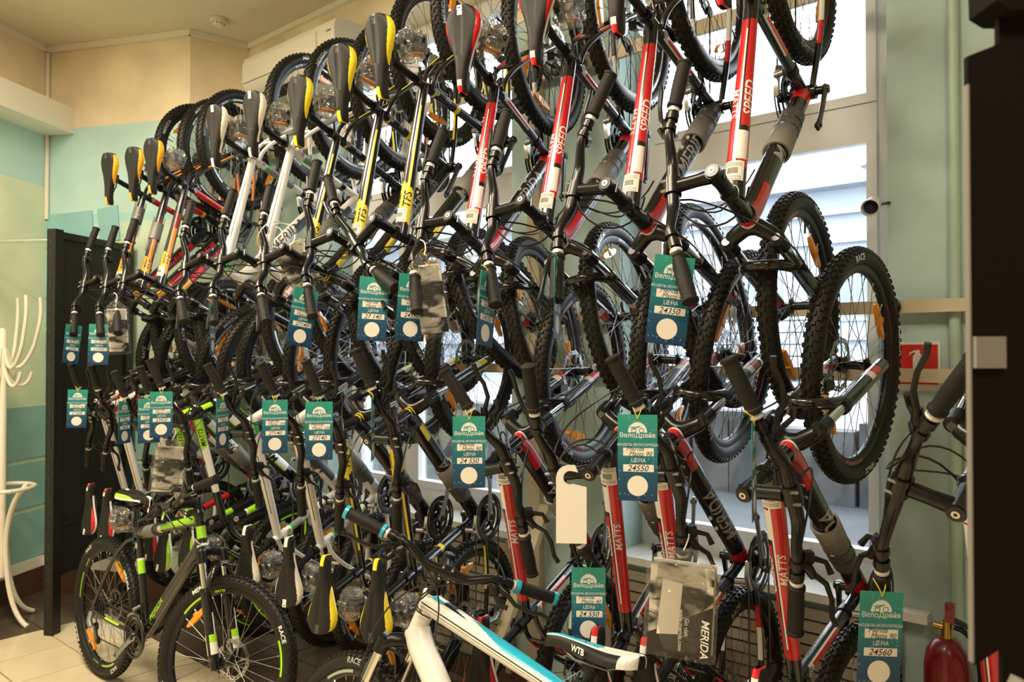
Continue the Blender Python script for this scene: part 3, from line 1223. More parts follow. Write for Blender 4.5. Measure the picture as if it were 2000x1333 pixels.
def bike(M, sch, steer=0.0, stem=0.0, ls=0.64, lt=0.727, crank=30, sleeve=0.46, sticker=True, pedals=False, rimkey=None, tyre_key='silver_grey', grip_key=None, stilt=0.0, roll=(40, 100)):
    root = bpy.data.objects.new('mountain_bike', None)
    COL.objects.link(root)
    root.matrix_basis = M
    root.empty_display_size = 0.1
    fr = ob('frame', frame_mesh(sch), root)
    for i in range(len(DECALS[sch])):
        for sd in DECALS[sch][i][6]:
            ob('lettering', decal_mesh(sch, i, sd), fr)
    ob('seat_clamp', seat_clamp_mesh(), fr)
    if sticker:
        ob('barcode_sticker', barcode_mesh(), fr)
    # fork and front wheel
    SF = STEER @ Matrix.Rotation(R(steer), 4, 'Z')
    fk = ob('fork', fork_crown_mesh('x'), root, SF)
    for sd in (1, -1):
        ob('stanchion', stanchion_mesh(), fk, Matrix.Translation((0.045, 0.065 * sd, 0)))
        ob('fork_leg', fork_lower_mesh(sch), fk, Matrix.Translation((0.045, 0.065 * sd, 0)))
    ob('fork_arch', fork_arch_mesh(), fk)
    ob('brake_caliper', caliper_mesh(), fk, Matrix.Translation((0.012, 0.058, 0.085)))
    rk = rimkey or {'red': 'dark_red', 'green': 'lime', 'blackgreen': 'lime'}.get(sch, 'silver_grey')

    def wheel(name, WM, rear, spin):
        w = ob(name, rim_mesh(rk), root, WM @ Matrix.Rotation(R(spin), 4, 'Y'))
        ob('tyre', tyre_mesh(tyre_key), w)
        ob('spokes', spokes_mesh(), w, kind='stuff')
        ob('hub', hub_mesh(rear), w)
        ob('brake_rotor', rotor_mesh(0.080 if not rear else 0.075), w)
        for k in (0, 1):
            a = R(35 + 180 * k)
            ob('wheel_reflector', reflector_mesh(), w, Matrix.Translation((0.232 * math.cos(a), 0.003 * (1 if k else -1), 0.232 * math.sin(a))) @ Matrix.Rotation(-a - R(90), 4, 'Y'))
        if rear:
            ob('cassette', cassette_mesh(), w)
    wheel('front_wheel', SF @ Matrix.Translation((0.045, 0, 0)), False, roll[0])
    wheel('rear_wheel', Matrix.Translation((0, 0, AX)), True, roll[1])
    # cockpit
    SB = STEER @ Matrix.Translation((0, 0, lt - 0.727)) @ Matrix.Rotation(R(stem), 4, 'Z')
    sm = ob('stem', stem_mesh(), root, SB)
    ob('top_cap', topcap_mesh(), sm)
    ob('headset', headset_mesh(), root, STEER)
    hb = ob('handlebar', bar_mesh(), root, SB)
    for sd in (1, -1):
        ob('grip', grip_mesh(sd, grip_key), hb)
        ob('brake_lever', lever_mesh(sd), hb)
        ob('shifter', shifter_mesh(sd), hb)
        ob('clamp_band', bar_label_mesh(sd), hb)
    # cables run in loops from the controls to the frame and fork
    d = Vector((0.80, 0, -0.60))
    up = (SB.to_3x3() @ Vector((0, 0, 1)))
    out = (SB.to_3x3() @ Vector((1, 0, 0)))
    heads = [hs(0.60) + Vector((-0.03, 0.024, -0.05)), hs(0.60) + Vector((-0.03, -0.024, -0.05)), hs(0.57) + Vector((-0.10, 0.012, -0.10))]
    k = 0
    for sd in (1, -1):
        c0 = SB @ (bar_pt(sd * 0.178) + d * 0.006 + Vector((0, -0.052 * sd, 0)))
        inw = SB.to_3x3() @ Vector((0.35, -sd, -0.15))
        if sd == 1:
            end = SF @ Vector((0.03, 0.075, 0.10))
            mid = SF @ Vector((0.06, 0.10, 0.40))
            pts = bez(c0, c0 + inw * 0.22, mid + (mid - end) * 0.45, mid, 12)[:-1] + bez(mid, mid - (mid - end) * 0.3, end + (mid - end) * 0.3, end, 5)
        else:
            e = heads[0]
            pts = bez(c0, c0 + inw * 0.24, e + Vector((0.16, 0.05, 0.05)) + out * 0.05, e, 14)
        cb = MB().tube(pts, 0.0026, 'cable', 6)
        ob('brake_cable', cb.mesh('brake_cable'), root)
        c1 = SB @ (bar_pt(sd * 0.150) + Vector((0.35, 0, -0.93)) * 0.02 + Vector((0, -0.03 * sd, 0)))
        e = heads[1] if sd > 0 else heads[2]
        pts = bez(c1, c1 + inw * 0.20, e + Vector((0.14, 0.04 * sd, 0.0)) + out * 0.04, e, 14)
        ob('gear_cable', MB().tube(pts, 0.0024, 'cable', 6).mesh('gear_cable'), root)
    # saddle
    sc = BB + ST * ls
    SP = Matrix.Translation(sc - Vector((0, 0, 0.0)))
    ob('seatpost', seatpost_mesh(), root, SP)
    sd_ = ob('saddle', saddle_mesh(sch), root, SP @ Matrix.Rotation(R(-stilt), 4, 'Y'))
    ob('saddle_rails', saddle_rails_mesh(), sd_)
    # drive train
    CB = Matrix.Translation(BB) @ Matrix.Rotation(R(crank), 4, 'Y')
    cr = ob('crankset', chainring_mesh(), root, CB)
    ob('crank_arm', crank_mesh(-1), cr)
    ob('crank_arm', crank_mesh(1), cr, Matrix.Rotation(math.pi, 4, 'Y'))
    ob('chain', chain_mesh(), root)
    ob('rear_derailleur', rear_mech_mesh(), root)
    ob('front_derailleur', front_mech_mesh(), root)
    ob('brake_caliper', caliper_mesh(), root, Matrix.Translation((0.07, 0.058, AX + 0.06)))
    if sleeve:
        a, T, N, S, L = tube_frame('down')
        q = T.to_track_quat('Z', 'Y').to_matrix().to_4x4()
        ob('packaging_sleeve', sleeve_mesh(), root, Matrix.Translation(a + T * (L * sleeve)) @ q)
    return root, M @ SB, M @ SP


@cached
def pedal_mesh():
    m = MB()
    m.box((0, 0, 0), (0.06, 0.09, 0.024), 'black_plastic')
    m.box((0.037, 0, 0), (0.008, 0.07, 0.014), 'amber')
    m.tube([(0, -0.06, 0), (0, 0.05, 0)], 0.012, 'steel', 10)
    for y in (-0.045, 0.045):
        m.box((0, y, 0), (0.08, 0.008, 0.03), 'alloy_grey')
    return m.mesh('pedal')


@cached
def pedal_bag_mesh(v):
    rnd = random.Random(v)
    m = MB()
    vs, fs = [], []
    nu, nv = 18, 12
    for i in range(nv + 1):
        z = -0.055 + 0.11 * i / nv
        e = (1 - abs(z / 0.062) ** 4)
        for j in range(nu):
            a = 2 * math.pi * j / nu
            r = (0.041 + 0.008 * rnd.uniform(-1, 1)) * (0.55 + 0.45 * e)
            vs.append((r * math.copysign(abs(math.cos(a)) ** 0.4, math.cos(a)), r * 0.85 * math.copysign(abs(math.sin(a)) ** 0.4, math.sin(a)), z))
    for i in range(nv):
        for j in range(nu):
            fs.append((i * nu + j, i * nu + (j + 1) % nu, (i + 1) * nu + (j + 1) % nu, (i + 1) * nu + j))
    fs += [tuple(range(nu)), tuple(nv * nu + j for j in range(nu))]
    m.add(vs, fs, 'pedal_bag_film', False)
    return m.mesh('plastic_wrap')


def pedal_bag(P, label, v):
    e = bpy.data.objects.new('pedal_bag', None)
    COL.objects.link(e)
    e.empty_display_size = 0.05
    e.matrix_basis = Matrix.Translation(P) @ Matrix.Rotation(R(random.uniform(-25, 25)), 4, 'Z') @ Matrix.Rotation(R(random.uniform(-20, 20)), 4, 'X')
    ob('plastic_wrap', pedal_bag_mesh(v), e)
    ob('pedal', pedal_mesh(), e, Matrix.Translation((-0.012, 0.0, -0.004)) @ Matrix.Rotation(R(70), 4, 'Y') @ Matrix.Scale(0.8, 4))
    ob('pedal', pedal_mesh(), e, Matrix.Translation((0.022, 0.005, 0.0)) @ Matrix.Rotation(R(100), 4, 'Y') @ Matrix.Scale(0.8, 4))
    tag(e, label, 'pedal bag', 'bags of pedals tied behind the saddles')
    return e

# ------------------------------------------------------------------ room shell
ZC = 3.673


def paint_mat(key, bands, mottled=0.12):
    """wall paint in horizontal bands: [(height where it starts, colour), ...] with a sponged, mottled finish"""
    m = bpy.data.materials.new(key)
    m.use_nodes = True
    nt = m.node_tree
    b = nt.nodes['Principled BSDF']
    b.inputs['Roughness'].default_value = 0.75
    tc = nt.nodes.new('ShaderNodeTexCoord')
    sp = nt.nodes.new('ShaderNodeSeparateXYZ')
    nt.links.new(tc.outputs['Object'], sp.inputs[0])
    prev = None
    for h, c in bands:
        if prev is None:
            n = nt.nodes.new('ShaderNodeRGB')
            n.outputs[0].default_value = (*c, 1)
            prev = n.outputs[0]
            continue
        g = nt.nodes.new('ShaderNodeMath')
        g.operation = 'GREATER_THAN'
        g.inputs[1].default_value = h
        nt.links.new(sp.outputs['Z'], g.inputs[0])
        mx = nt.nodes.new('ShaderNodeMixRGB')
        mx.inputs[2].default_value = (*c, 1)
        nt.links.new(g.outputs[0], mx.inputs[0])
        nt.links.new(prev, mx.inputs[1])
        prev = mx.outputs[0]
    n = nt.nodes.new('ShaderNodeTexNoise')
    n.inputs['Scale'].default_value = 2.2
    n.inputs['Detail'].default_value = 3
    nt.links.new(tc.outputs['Object'], n.inputs['Vector'])
    mr = nt.nodes.new('ShaderNodeMapRange')
    mr.inputs['From Min'].default_value = 0.35
    mr.inputs['From Max'].default_value = 0.65
    mr.inputs['To Min'].default_value = 1 - mottled
    mr.inputs['To Max'].default_value = 1 + mottled
    nt.links.new(n.outputs['Fac'], mr.inputs['Value'])
    mu = nt.nodes.new('ShaderNodeMixRGB')
    mu.blend_type = 'MULTIPLY'
    mu.inputs[0].default_value = 1
    nt.links.new(prev, mu.inputs[1])
    nt.links.new(mr.outputs[0], mu.inputs[2])
    nt.links.new(mu.outputs[0], b.inputs['Base Color'])
    n2 = nt.nodes.new('ShaderNodeTexNoise')
    n2.inputs['Scale'].default_value = 90
    nt.links.new(tc.outputs['Object'], n2.inputs['Vector'])
    bp = nt.nodes.new('ShaderNodeBump')
    bp.inputs['Strength'].default_value = 0.15
    bp.inputs['Distance'].default_value = 0.004
    nt.links.new(n2.outputs['Fac'], bp.inputs['Height'])
    nt.links.new(bp.outputs[0], b.inputs['Normal'])
    MATS[key] = m
    return m


CREAM = (0.84, 0.73, 0.52)
AQUA = (0.50, 0.72, 0.71)
paint_mat('far_wall_paint', [(-1, (0.56, 0.70, 0.56)), (2.46, (0.40, 0.68, 0.66)), (2.52, AQUA), (3.11, CREAM)])
paint_mat('left_wall_paint', [(-1, (0.68, 0.76, 0.56)), (2.72, AQUA), (3.11, CREAM)], 0.08)
paint_mat('window_wall_paint', [(-1, (0.46, 0.62, 0.60)), (3.16, CREAM)], 0.16)
paint_mat('plain_wall_paint', [(-1, (0.38, 0.35, 0.28))], 0.05)
mat('ceiling_paint', (0.70, 0.64, 0.48), 0.8, noise=0.05, nscale=2)
mat('white_trim', (0.82, 0.78, 0.68), 0.5)
mat('white_pvc', (0.80, 0.80, 0.80), 0.3)
mat('sill_white', (0.80, 0.79, 0.77), 0.25)
mat('beige_wood', (0.62, 0.54, 0.38), 0.5, noise=0.12, nscale=8)
mat('light_tile', (0.74, 0.62, 0.43), 0.22, noise=0.10, nscale=5)
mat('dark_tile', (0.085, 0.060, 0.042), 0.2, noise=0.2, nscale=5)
mat('grout', (0.16, 0.12, 0.08), 0.8)
mat('skirting_brown', (0.10, 0.05, 0.03), 0.4)


def plan_wall(name, pts, z0, z1, key):
    """vertical slab with the given plan outline"""
    m = MB()
    n = len(pts)
    vs = [(x, y, z0) for x, y in pts] + [(x, y, z1) for x, y in pts]
    fs = [tuple(range(n)), tuple(range(2 * n - 1, n - 1, -1))] + [(i, (i + 1) % n, n + (i + 1) % n, n + i) for i in range(n)]
    m.add(vs, fs, key, False)
    return struct(name, m.mesh(name))


W1 = (-1.72, -0.67)
W2 = (-3.75, -2.32)
ZS, ZT = 0.76, 3.45
P_A, P_B, P_C = Vector((-4.635, 0)), Vector((-4.718, -0.369)), Vector((-5.739, -0.85))
D_L = Vector((0.523, -0.852))
P_D = P_C + D_L * 4.6
m = MB()
for x0, x1, z0, z1 in ((-4.9, W2[0], 0, ZC), (W2[1], W1[0], 0, ZC), (W1[1], 3.0, 0, ZC), (W2[0], W2[1], 0, ZS - 0.03), (W1[0], W1[1], 0, ZS - 0.03), (W2[0], W2[1], ZT, ZC), (W1[0], W1[1], ZT, ZC)):
    m.bbox((x0, 0, z0), (x1, 0.34, z1), 'window_wall_paint')
struct('wall_window', m.mesh('wall_window'))
plan_wall('wall_pier', [tuple(P_A), tuple(P_B), (-5.0, -0.30), (-4.95, 0.0)], 0, ZC, 'far_wall_paint')
nf = (P_C - P_B).normalized()
nf = Vector((nf.y, -nf.x))
if nf.y < 0:
    nf = -nf
plan_wall('wall_far', [tuple(P_B), tuple(P_C), tuple(P_C + nf * 0.2), tuple(P_B + nf * 0.2)], 0, ZC, 'far_wall_paint')
nl = Vector((-0.852, -0.523))
plan_wall('wall_left', [tuple(P_C), tuple(P_D), tuple(P_D + nl * 0.2), tuple(P_C + nl * 0.2)], 0, ZC, 'left_wall_paint')
plan_wall('wall_behind', [tuple(P_D), (3.0, -5.6), (3.0, -5.8), (P_D.x, P_D.y - 0.2)], 0, ZC, 'plain_wall_paint')
plan_wall('wall_right', [(3.0, 0), (3.0, -5.8), (3.2, -5.8), (3.2, 0)], 0, ZC, 'plain_wall_paint')
plan_wall('ceiling', [(-6.2, 0.34), (3.2, 0.34), (3.2, -6.0), (-6.2, -6.0)], ZC, ZC + 0.15, 'ceiling_paint')
fl = plan_wall('floor', [(-6.2, 0.34), (3.2, 0.34), (3.2, -6.0), (-6.2, -6.0)], -0.15, -0.006, 'grout')
# floor tiles, each its own piece
TS = 0.35


@cached
def tile_mesh(key):
    m = MB()
    h, t = TS / 2 - 0.0022, 0.010
    m.add([(-h, -h, 0), (h, -h, 0), (h, h, 0), (-h, h, 0), (-h + 0.002, -h + 0.002, t), (h - 0.002, -h + 0.002, t), (h - 0.002, h - 0.002, t), (-h + 0.002, h - 0.002, t)],
          [(4, 5, 6, 7), (0, 1, 5, 4), (1, 2, 6, 5), (2, 3, 7, 6), (3, 0, 4, 7)], key, False)
    return m.mesh('floor_tile')


for i in range(-5, 15):
    for j in range(-6, 4):
        x = -4.2 + TS * (i + 0.5)
        y = -1.135 + TS * (j + 0.5)
        if y > 0.05 or x > 0.7:
            continue
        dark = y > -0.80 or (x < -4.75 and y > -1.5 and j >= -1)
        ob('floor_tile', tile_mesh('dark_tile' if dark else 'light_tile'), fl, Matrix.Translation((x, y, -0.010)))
# tiles beyond the picked-out area: one slab with a tiled material
MB_t = MB()
MB_t.bbox((0.7, -5.6, -0.006), (3.0, 0.0, -0.001), 'light_tile')
MB_t.bbox((-6.0, -5.6, -0.006), (0.7, -3.24, -0.001), 'light_tile')
ob('floor_tile_field', MB_t.mesh('floor_tile_field'), fl, kind='stuff')


def run(name, pts, w, h, z, key, off=0.0):
    m = MB()
    for a, b in zip(pts, pts[1:]):
        a, b = Vector((*a, z)), Vector((*b, z))
        d = (b - a)
        Mx = Matrix.Rotation(math.atan2(d.y, d.x), 3, 'Z')
        m.box((a + b) / 2, (d.length + w * 0.5, w, h), key, Mx)
    return struct(name, m.mesh(name))


inn = 0.012
run('trim_1', [(3.0, -inn), (P_A.x + inn, -inn), (P_B.x + inn, P_B.y - inn), (P_C.x + inn * 1.5, P_C.y - inn), (P_D.x + inn, P_D.y)], 0.024, 0.035, ZC - 0.0185, 'white_trim')
run('baseboard_far', [(P_B.x + 0.01, P_B.y - 0.012), (P_C.x + 0.015, P_C.y - 0.01)], 0.022, 0.07, 0.20, 'white_trim')
run('baseboard_left', [(P_C.x + 0.015, P_C.y - 0.01), (P_D.x + 0.01, P_D.y)], 0.022, 0.07, 0.20, 'white_trim')
run('baseboard_left_lower', [(P_C.x + 0.012, P_C.y - 0.01), (P_D.x + 0.01, P_D.y)], 0.018, 0.165, 0.083, 'skirting_brown')
run('baseboard_far_lower', [(P_B.x + 0.01, P_B.y - 0.012), (P_C.x + 0.015, P_C.y - 0.01)], 0.018, 0.165, 0.083, 'skirting_brown')
run('baseboard_window', [(-4.62, -0.012), (2.98, -0.012)], 0.022, 0.10, 0.05, 'skirting_brown')
# vertical corner beads
m = MB()
m.tube([(P_C.x + 0.02, P_C.y - 0.01, 2.5), (P_C.x + 0.02, P_C.y - 0.01, ZC - 0.04)], 0.013, 'white_trim', 8)
struct('trim_2', m.mesh('trim_2'))
# boxed beam along the left wall
a2, b2 = P_C + D_L * 0.02, P_D
plan_wall('trim_3', [tuple(a2), tuple(b2), tuple(b2 - nl * 0.22), tuple(a2 - nl * 0.22)], 3.07, 3.24, 'white_trim')

# painted stone blocks in low relief on the far and left walls
mat('stone_blue', (0.30, 0.58, 0.62), 0.7, noise=0.12, nscale=4)
mat('stone_teal', (0.30, 0.52, 0.48), 0.7, noise=0.15, nscale=4)
FW = Matrix(((nf.y, 0, 0, 0), (0, 1, 0, 0), (0, 0, 1, 0), (0, 0, 0, 1)))
df = (P_C - P_B).normalized()


def far_M(d, z):
    """frame on the far wall: X runs from the left corner towards the pier, Y out of the wall into it"""
    o = P_C - df * d
    X = Vector((-df.x, -df.y, 0))
    Z = Vector((0, 0, 1))
    Y = Z.cross(X)
    return Matrix(((X.x, Y.x, 0, o.x), (X.y, Y.y, 0, o.y), (0, 0, 1, z), (0, 0, 0, 1)))


def left_M(d, z):
    o = P_C + D_L * d
    X = Vector((-D_L.x, -D_L.y, 0))
    Y = Vector((0, 0, 1)).cross(X)
    return Matrix(((X.x, Y.x, 0, o.x), (X.y, Y.y, 0, o.y), (0, 0, 1, z), (0, 0, 0, 1)))


wf = bpy.data.objects['wall_far']
wl = bpy.data.objects['wall_left']


def stone(parent, M4, poly, key):
    ob('painted_stone', MB().prism(poly, 0.012, key).mesh('painted_stone'), parent, M4 @ Matrix.Translation((0, -0.004, 0)))


stone(wf, far_M(0, 0), [(0.0, 2.30), (0.395, 2.33), (0.375, 2.545), (0.0, 2.53)], 'stone_blue')
stone(wf, far_M(0, 0), [(0.44, 2.33), (0.60, 2.34), (0.58, 2.57), (0.42, 2.55)], 'stone_blue')
stone(wf, far_M(0, 0), [(0.0, 1.78), (0.14, 1.78), (0.14, 2.26), (0.0, 2.26)], 'stone_blue')
stone(wf, far_M(0, 0), [(0.0, 1.28), (0.14, 1.28), (0.14, 1.74), (0.0, 1.74)], 'stone_teal')
for z0, z1 in ((0.24, 0.55), (0.58, 0.87), (0.90, 1.24)):
    stone(wf, far_M(0, 0), [(0.0, z0), (0.9, z0), (0.9, z1), (0.0, z1)], 'stone_teal')
    stone(wl, left_M(0, 0), [(-0.9, z0), (-0.005, z0), (-0.005, z1), (-0.9, z1)], 'stone_teal')
mat('arch_white', (0.78, 0.74, 0.62), 0.7)
ap = [(0.40 + 0.40 * math.cos(a), 1.95 + 0.36 * math.sin(a)) for a in [math.pi * i / 20 for i in range(21)]]
stone(wf, far_M(0, 0), ap, 'arch_white')

# ------------------------------------------------------------------ windows, sills, outside


def window(name, x0, x1, mull):
    m = MB()
    y0, y1 = 0.18, 0.25
    f = 0.075
    m.bbox((x0, y0, ZS), (x0 + f, y1, ZT), 'white_pvc')
    m.bbox((x1 - f, y0, ZS), (x1, y1, ZT), 'white_pvc')
    m.bbox((x0 + f, y0, ZS), (x1 - f, y1, ZS + 0.09), 'white_pvc')
    m.bbox((x0 + f, y0, ZT - f), (x1 - f, y1, ZT), 'white_pvc')
    m.bbox((x0 + f, y0 - 0.01, 2.395), (x1 - f, y1, 2.505), 'white_pvc')
    for q in mull:
        m.bbox((q - 0.045, y0, ZS + 0.09), (q + 0.045, y1, 2.395), 'white_pvc')
        m.bbox((q - 0.045, y0, 2.505), (q + 0.045, y1, ZT - f), 'white_pvc')
    w = struct(name, m.mesh(name))
    xs = [x0 + f] + list(mull) + [x1 - f]
    for a, b in zip(xs, xs[1:]):
        a += 0.045 if a in mull else 0
        b -= 0.045 if b in mull else 0
        for z0, z1 in ((ZS + 0.09, 2.395), (2.505, ZT - f)):
            s_ = MB()
            g = 0.035
            for A, B in (((a, z0), (b, z0 + g)), ((a, z1 - g), (b, z1)), ((a, z0 + g), (a + g, z1 - g)), ((b - g, z0 + g), (b, z1 - g))):
                s_.bbox((A[0], y0 - 0.018, A[1]), (B[0], y0 + 0.03, B[1]), 'white_pvc')
            ob('sash', s_.mesh('sash'), w)
            ob('pane', MB().bbox((a + g, y0 + 0.008, z0 + g), (b - g, y0 + 0.014, z1 - g), 'window_glass').mesh('pane'), w)
    hd = MB().tube([(x0 + f + 0.02, y0 - 0.03, 1.55), (x0 + f + 0.02, y0 - 0.055, 1.56), (x0 + f + 0.02, y0 - 0.055, 1.68)], 0.009, 'white_pvc', 8)
    ob('window_handle', hd.mesh('window_handle'), w)
    return w


window('window_1', W1[0], W1[1], [])
window('window_2', W2[0], W2[1], [-3.22])


def sill(name, x0, x1, o0, o1):
    m = MB()
    m.prism([(x0 - o0, ZS - 0.03), (x1 + o1, ZS - 0.03), (x1 + o1, ZS), (x0 - o0, ZS)], 0.055, 'sill_white', Matrix.Translation((0, -0.028, 0)))
    m.bbox((x0, -0.0005, ZS - 0.03), (x1, 0.18, ZS), 'sill_white')
    return struct(name, m.mesh(name))


sill('trim_4', W1[0], W1[1], 0.20, 0.12)
sill('trim_5', W2[0], W2[1], 0.08, 0.10)
# slatted grilles that cover the radiators below the sills
mat('grille_beige', (0.34, 0.29, 0.22), 0.5)
for x0, x1, lab in ((W1[0] - 0.02, W1[1] + 0.0, 'beige slatted radiator grille below the sill beside the fire extinguisher'), (W2[0] - 0.02, W2[1], 'beige slatted radiator grille below the sill beside the air conditioner')):
    e = bpy.data.objects.new('radiator_grille', None)
    COL.objects.link(e)
    e.location = ((x0 + x1) / 2, -0.03, 0.12)
    for k in range(13):
        ob('slat', MB().box((0, 0, 0.03 + 0.044 * k), (x1 - x0, 0.012, 0.036), 'grille_beige', Matrix.Rotation(R(-18), 3, 'X')).mesh('slat'), e)
    for q in (-0.5, 0.5):
        ob('stile', MB().box((q * (x1 - x0 + 0.03), 0.0, 0.29), (0.03, 0.03, 0.62), 'grille_beige').mesh('stile'), e)
    tag(e, lab, 'grille')

# street outside
mat('snow', (0.22, 0.235, 0.26), 0.8, noise=0.25, nscale=3, bump=0.5)
mat('stone_slab', (0.085, 0.082, 0.085), 0.85, noise=0.7, nscale=4, bump=0.3)
mat('stone_slab_dark', (0.055, 0.054, 0.058), 0.85, noise=0.6, nscale=4, bump=0.3)
mat('facade', (0.30, 0.325, 0.365), 0.8)
mat('facade_dark', (0.18, 0.20, 0.24), 0.6)
mat('asphalt', (0.05, 0.052, 0.058), 0.8, noise=0.3, nscale=2)
m = MB()
m.bbox((-40, 0.6, 0.2), (12, 2.9, 0.55), 'asphalt')
m.bbox((-40, 2.9, 0.2), (12, 40, 0.95), 'snow')
g = struct('ground_outside', m.mesh('ground_outside'))
par = bpy.data.objects.new('stone_parapet', None)
COL.objects.link(par)
par.location = (-4.0, 2.75, 0.55)
rnd = random.Random(3)
x = -5.2
while x < 4.0:
    w = rnd.uniform(0.30, 0.62)
    h = rnd.uniform(0.50, 0.62)
    ob('stone_slab', MB().box((x + w / 2, rnd.uniform(-0.03, 0.02), h / 2), (w - 0.032, 0.22, h), rnd.choice(['stone_slab', 'stone_slab_dark', 'stone_slab']), Matrix.Rotation(rnd.uniform(-0.02, 0.02), 3, 'Y')).mesh('stone_slab'), par)
    x += w
tag(par, 'low grey parapet of upright stone slabs outside the window', 'parapet')
bl = bpy.data.objects.new('apartment_building', None)
COL.objects.link(bl)
bl.location = (-12, 14, 0.95)
ob('facade_wall', MB().bbox((-22, 0, 0), (18, 6, 4.1), 'facade').mesh('facade_wall'), bl)
for z, h, d in ((4.1, 0.22, 0.5), (3.55, 0.10, 0.2), (2.95, 0.08, 0.15), (0.9, 0.12, 0.15)):
    ob('cornice', MB().bbox((-22.2, -d, z), (18.2, 0.3, z + h), 'facade').mesh('cornice'), bl)
for k in range(18):
    xx = -20 + 2.1 * k
    wv = ob('facade_window', MB().bbox((xx - 0.55, -0.06, 1.3), (xx + 0.55, 0.02, 2.75), 'facade').mesh('facade_window'), bl)
    ob('pane', MB().bbox((xx - 0.45, -0.075, 1.4), (xx - 0.03, -0.065, 2.65), 'facade_dark').mesh('pane'), wv)
    ob('pane', MB().bbox((xx + 0.03, -0.075, 1.4), (xx + 0.45, -0.065, 2.65), 'facade_dark').mesh('pane'), wv)
ch = ob('chimney', MB().bbox((7.2, 1.0, 4.2), (7.6, 1.5, 4.75), 'facade_dark').mesh('chimney'), bl)
ob('chimney_cap', MB().bbox((7.12, 0.92, 4.75), (7.68, 1.58, 4.82), 'facade_dark').mesh('chimney_cap'), ch)
for k in range(7):
    ob('shutter_slat', MB().bbox((3.0, -0.14, 0.05 + 0.26 * k), (6.4, -0.05, 0.28 + 0.26 * k), 'facade').mesh('shutter_slat'), bl)
tag(bl, 'pale apartment house with cornices and chimney across the snowy street', 'building')


def sapling(x, y, h, seed, label):
    rnd = random.Random(seed)
    m = MB()

    def grow(p, d, L, r, n):
        q = p + d * L
        m.tube([p, (p + q) / 2 + Vector((rnd.uniform(-1, 1), rnd.uniform(-1, 1), 0)) * L * 0.06, q], [r, r * 0.85, r * 0.7], 'bark', 5)
        if n:
            for k in range(3):
                dd = (d + Vector((rnd.uniform(-0.6, 0.6), rnd.uniform(-0.6, 0.6), rnd.uniform(-0.1, 0.4)))).normalized()
                grow(p + d * L * rnd.uniform(0.5, 1), dd, L * rnd.uniform(0.5, 0.75), r * 0.6, n - 1)
    mat('bark', (0.20, 0.17, 0.15), 0.9)
    grow(Vector((0, 0, 0)), Vector((0, 0, 1)), h * 0.45, 0.025, 4)
    o = ob('bare_sapling', m.mesh('bare_sapling'))
    o.location = (x, y, 0.93)
    tag(o, label, 'tree')


sapling(-4.3, 7.0, 3.2, 5, 'thin bare sapling outside the window beside the security camera')
sapling(-15.5, 8.0, 3.4, 9, 'thin bare sapling outside the window beside the air conditioner')

# ------------------------------------------------------------------ rack the bicycles hang from
rack = bpy.data.objects.new('bike_rack', None)
COL.objects.link(rack)
rack.location = (-2.16, -0.05, 0.0)


def rpart(name, a, b, key='beige_wood'):
    ob(name, MB().bbox([a[i] - rack.location[i] for i in range(3)], [b[i] - rack.location[i] for i in range(3)], key).mesh(name), rack)


for z0, z1 in ((1.726, 1.768), (1.502, 1.546), (2.83, 2.885)):
    rpart('rail', (-4.60, -0.062, z0), (1.2, -0.040, z1))
for x in (-4.45, -2.16, 0.5):
    rpart('post', (x - 0.035, -0.039, 0.0), (x + 0.035, -0.002, 3.2))
for x in (-2.16,):
    q = MB()
    q.box((0.10, -0.28, 0.50), (0.05, 0.03, 0.98), 'beige_wood', Matrix.Rotation(R(-32), 3, 'X'))
    ob('brace', q.mesh('brace'), rack)
tag(rack, 'beige wooden wall rack of long rails on posts the bikes hang from', 'rack')


@cached
def hook_mesh():
    m = MB()
    m.lathe([(0, 0.0), (0.034, 0.0), (0.036, -0.008), (0.028, -0.012), (0, -0.013)], 'black_plastic', 20)
    m.tube([(0, -0.01, 0)] + bez((0, -0.03, 0), (0, -0.10, 0.0), (0, -0.13, 0.01), (0, -0.125, 0.05), 8), 0.006, 'black_plastic', 8)
    return m.mesh('wall_hook')

# ------------------------------------------------------------------ bicycles
A_U = Matrix(((0, 1, 0, 0), (0, 0, -1, AX), (-1, 0, 0, WB), (0, 0, 0, 1)))
A_L = Matrix(((0, -1, 0, 0), (0, 0, -1, AX), (1, 0, 0, -WB), (0, 0, 0, 1)))


def hung(row, x, z, yaw, pitch):
    return Matrix.Translation((x, -0.45, 1.6 + z)) @ Matrix.Rotation(R(yaw), 4, 'Z') @ Matrix.Rotation(R(pitch), 4, 'X') @ (A_U if row == 'U' else A_L)


ORD = ['nearest', 'second', 'third', 'fourth', 'fifth', 'sixth', 'seventh', 'eighth', 'ninth', 'tenth', 'eleventh', 'twelfth', 'thirteenth', 'fourteenth']
DESC = dict(red='black bike with red top tube', yellow='black bike with yellow lettering block', white='white-framed bike', orange='black bike with orange trim',
            redwhite='white and red bike', green='black bike with lime green trim')
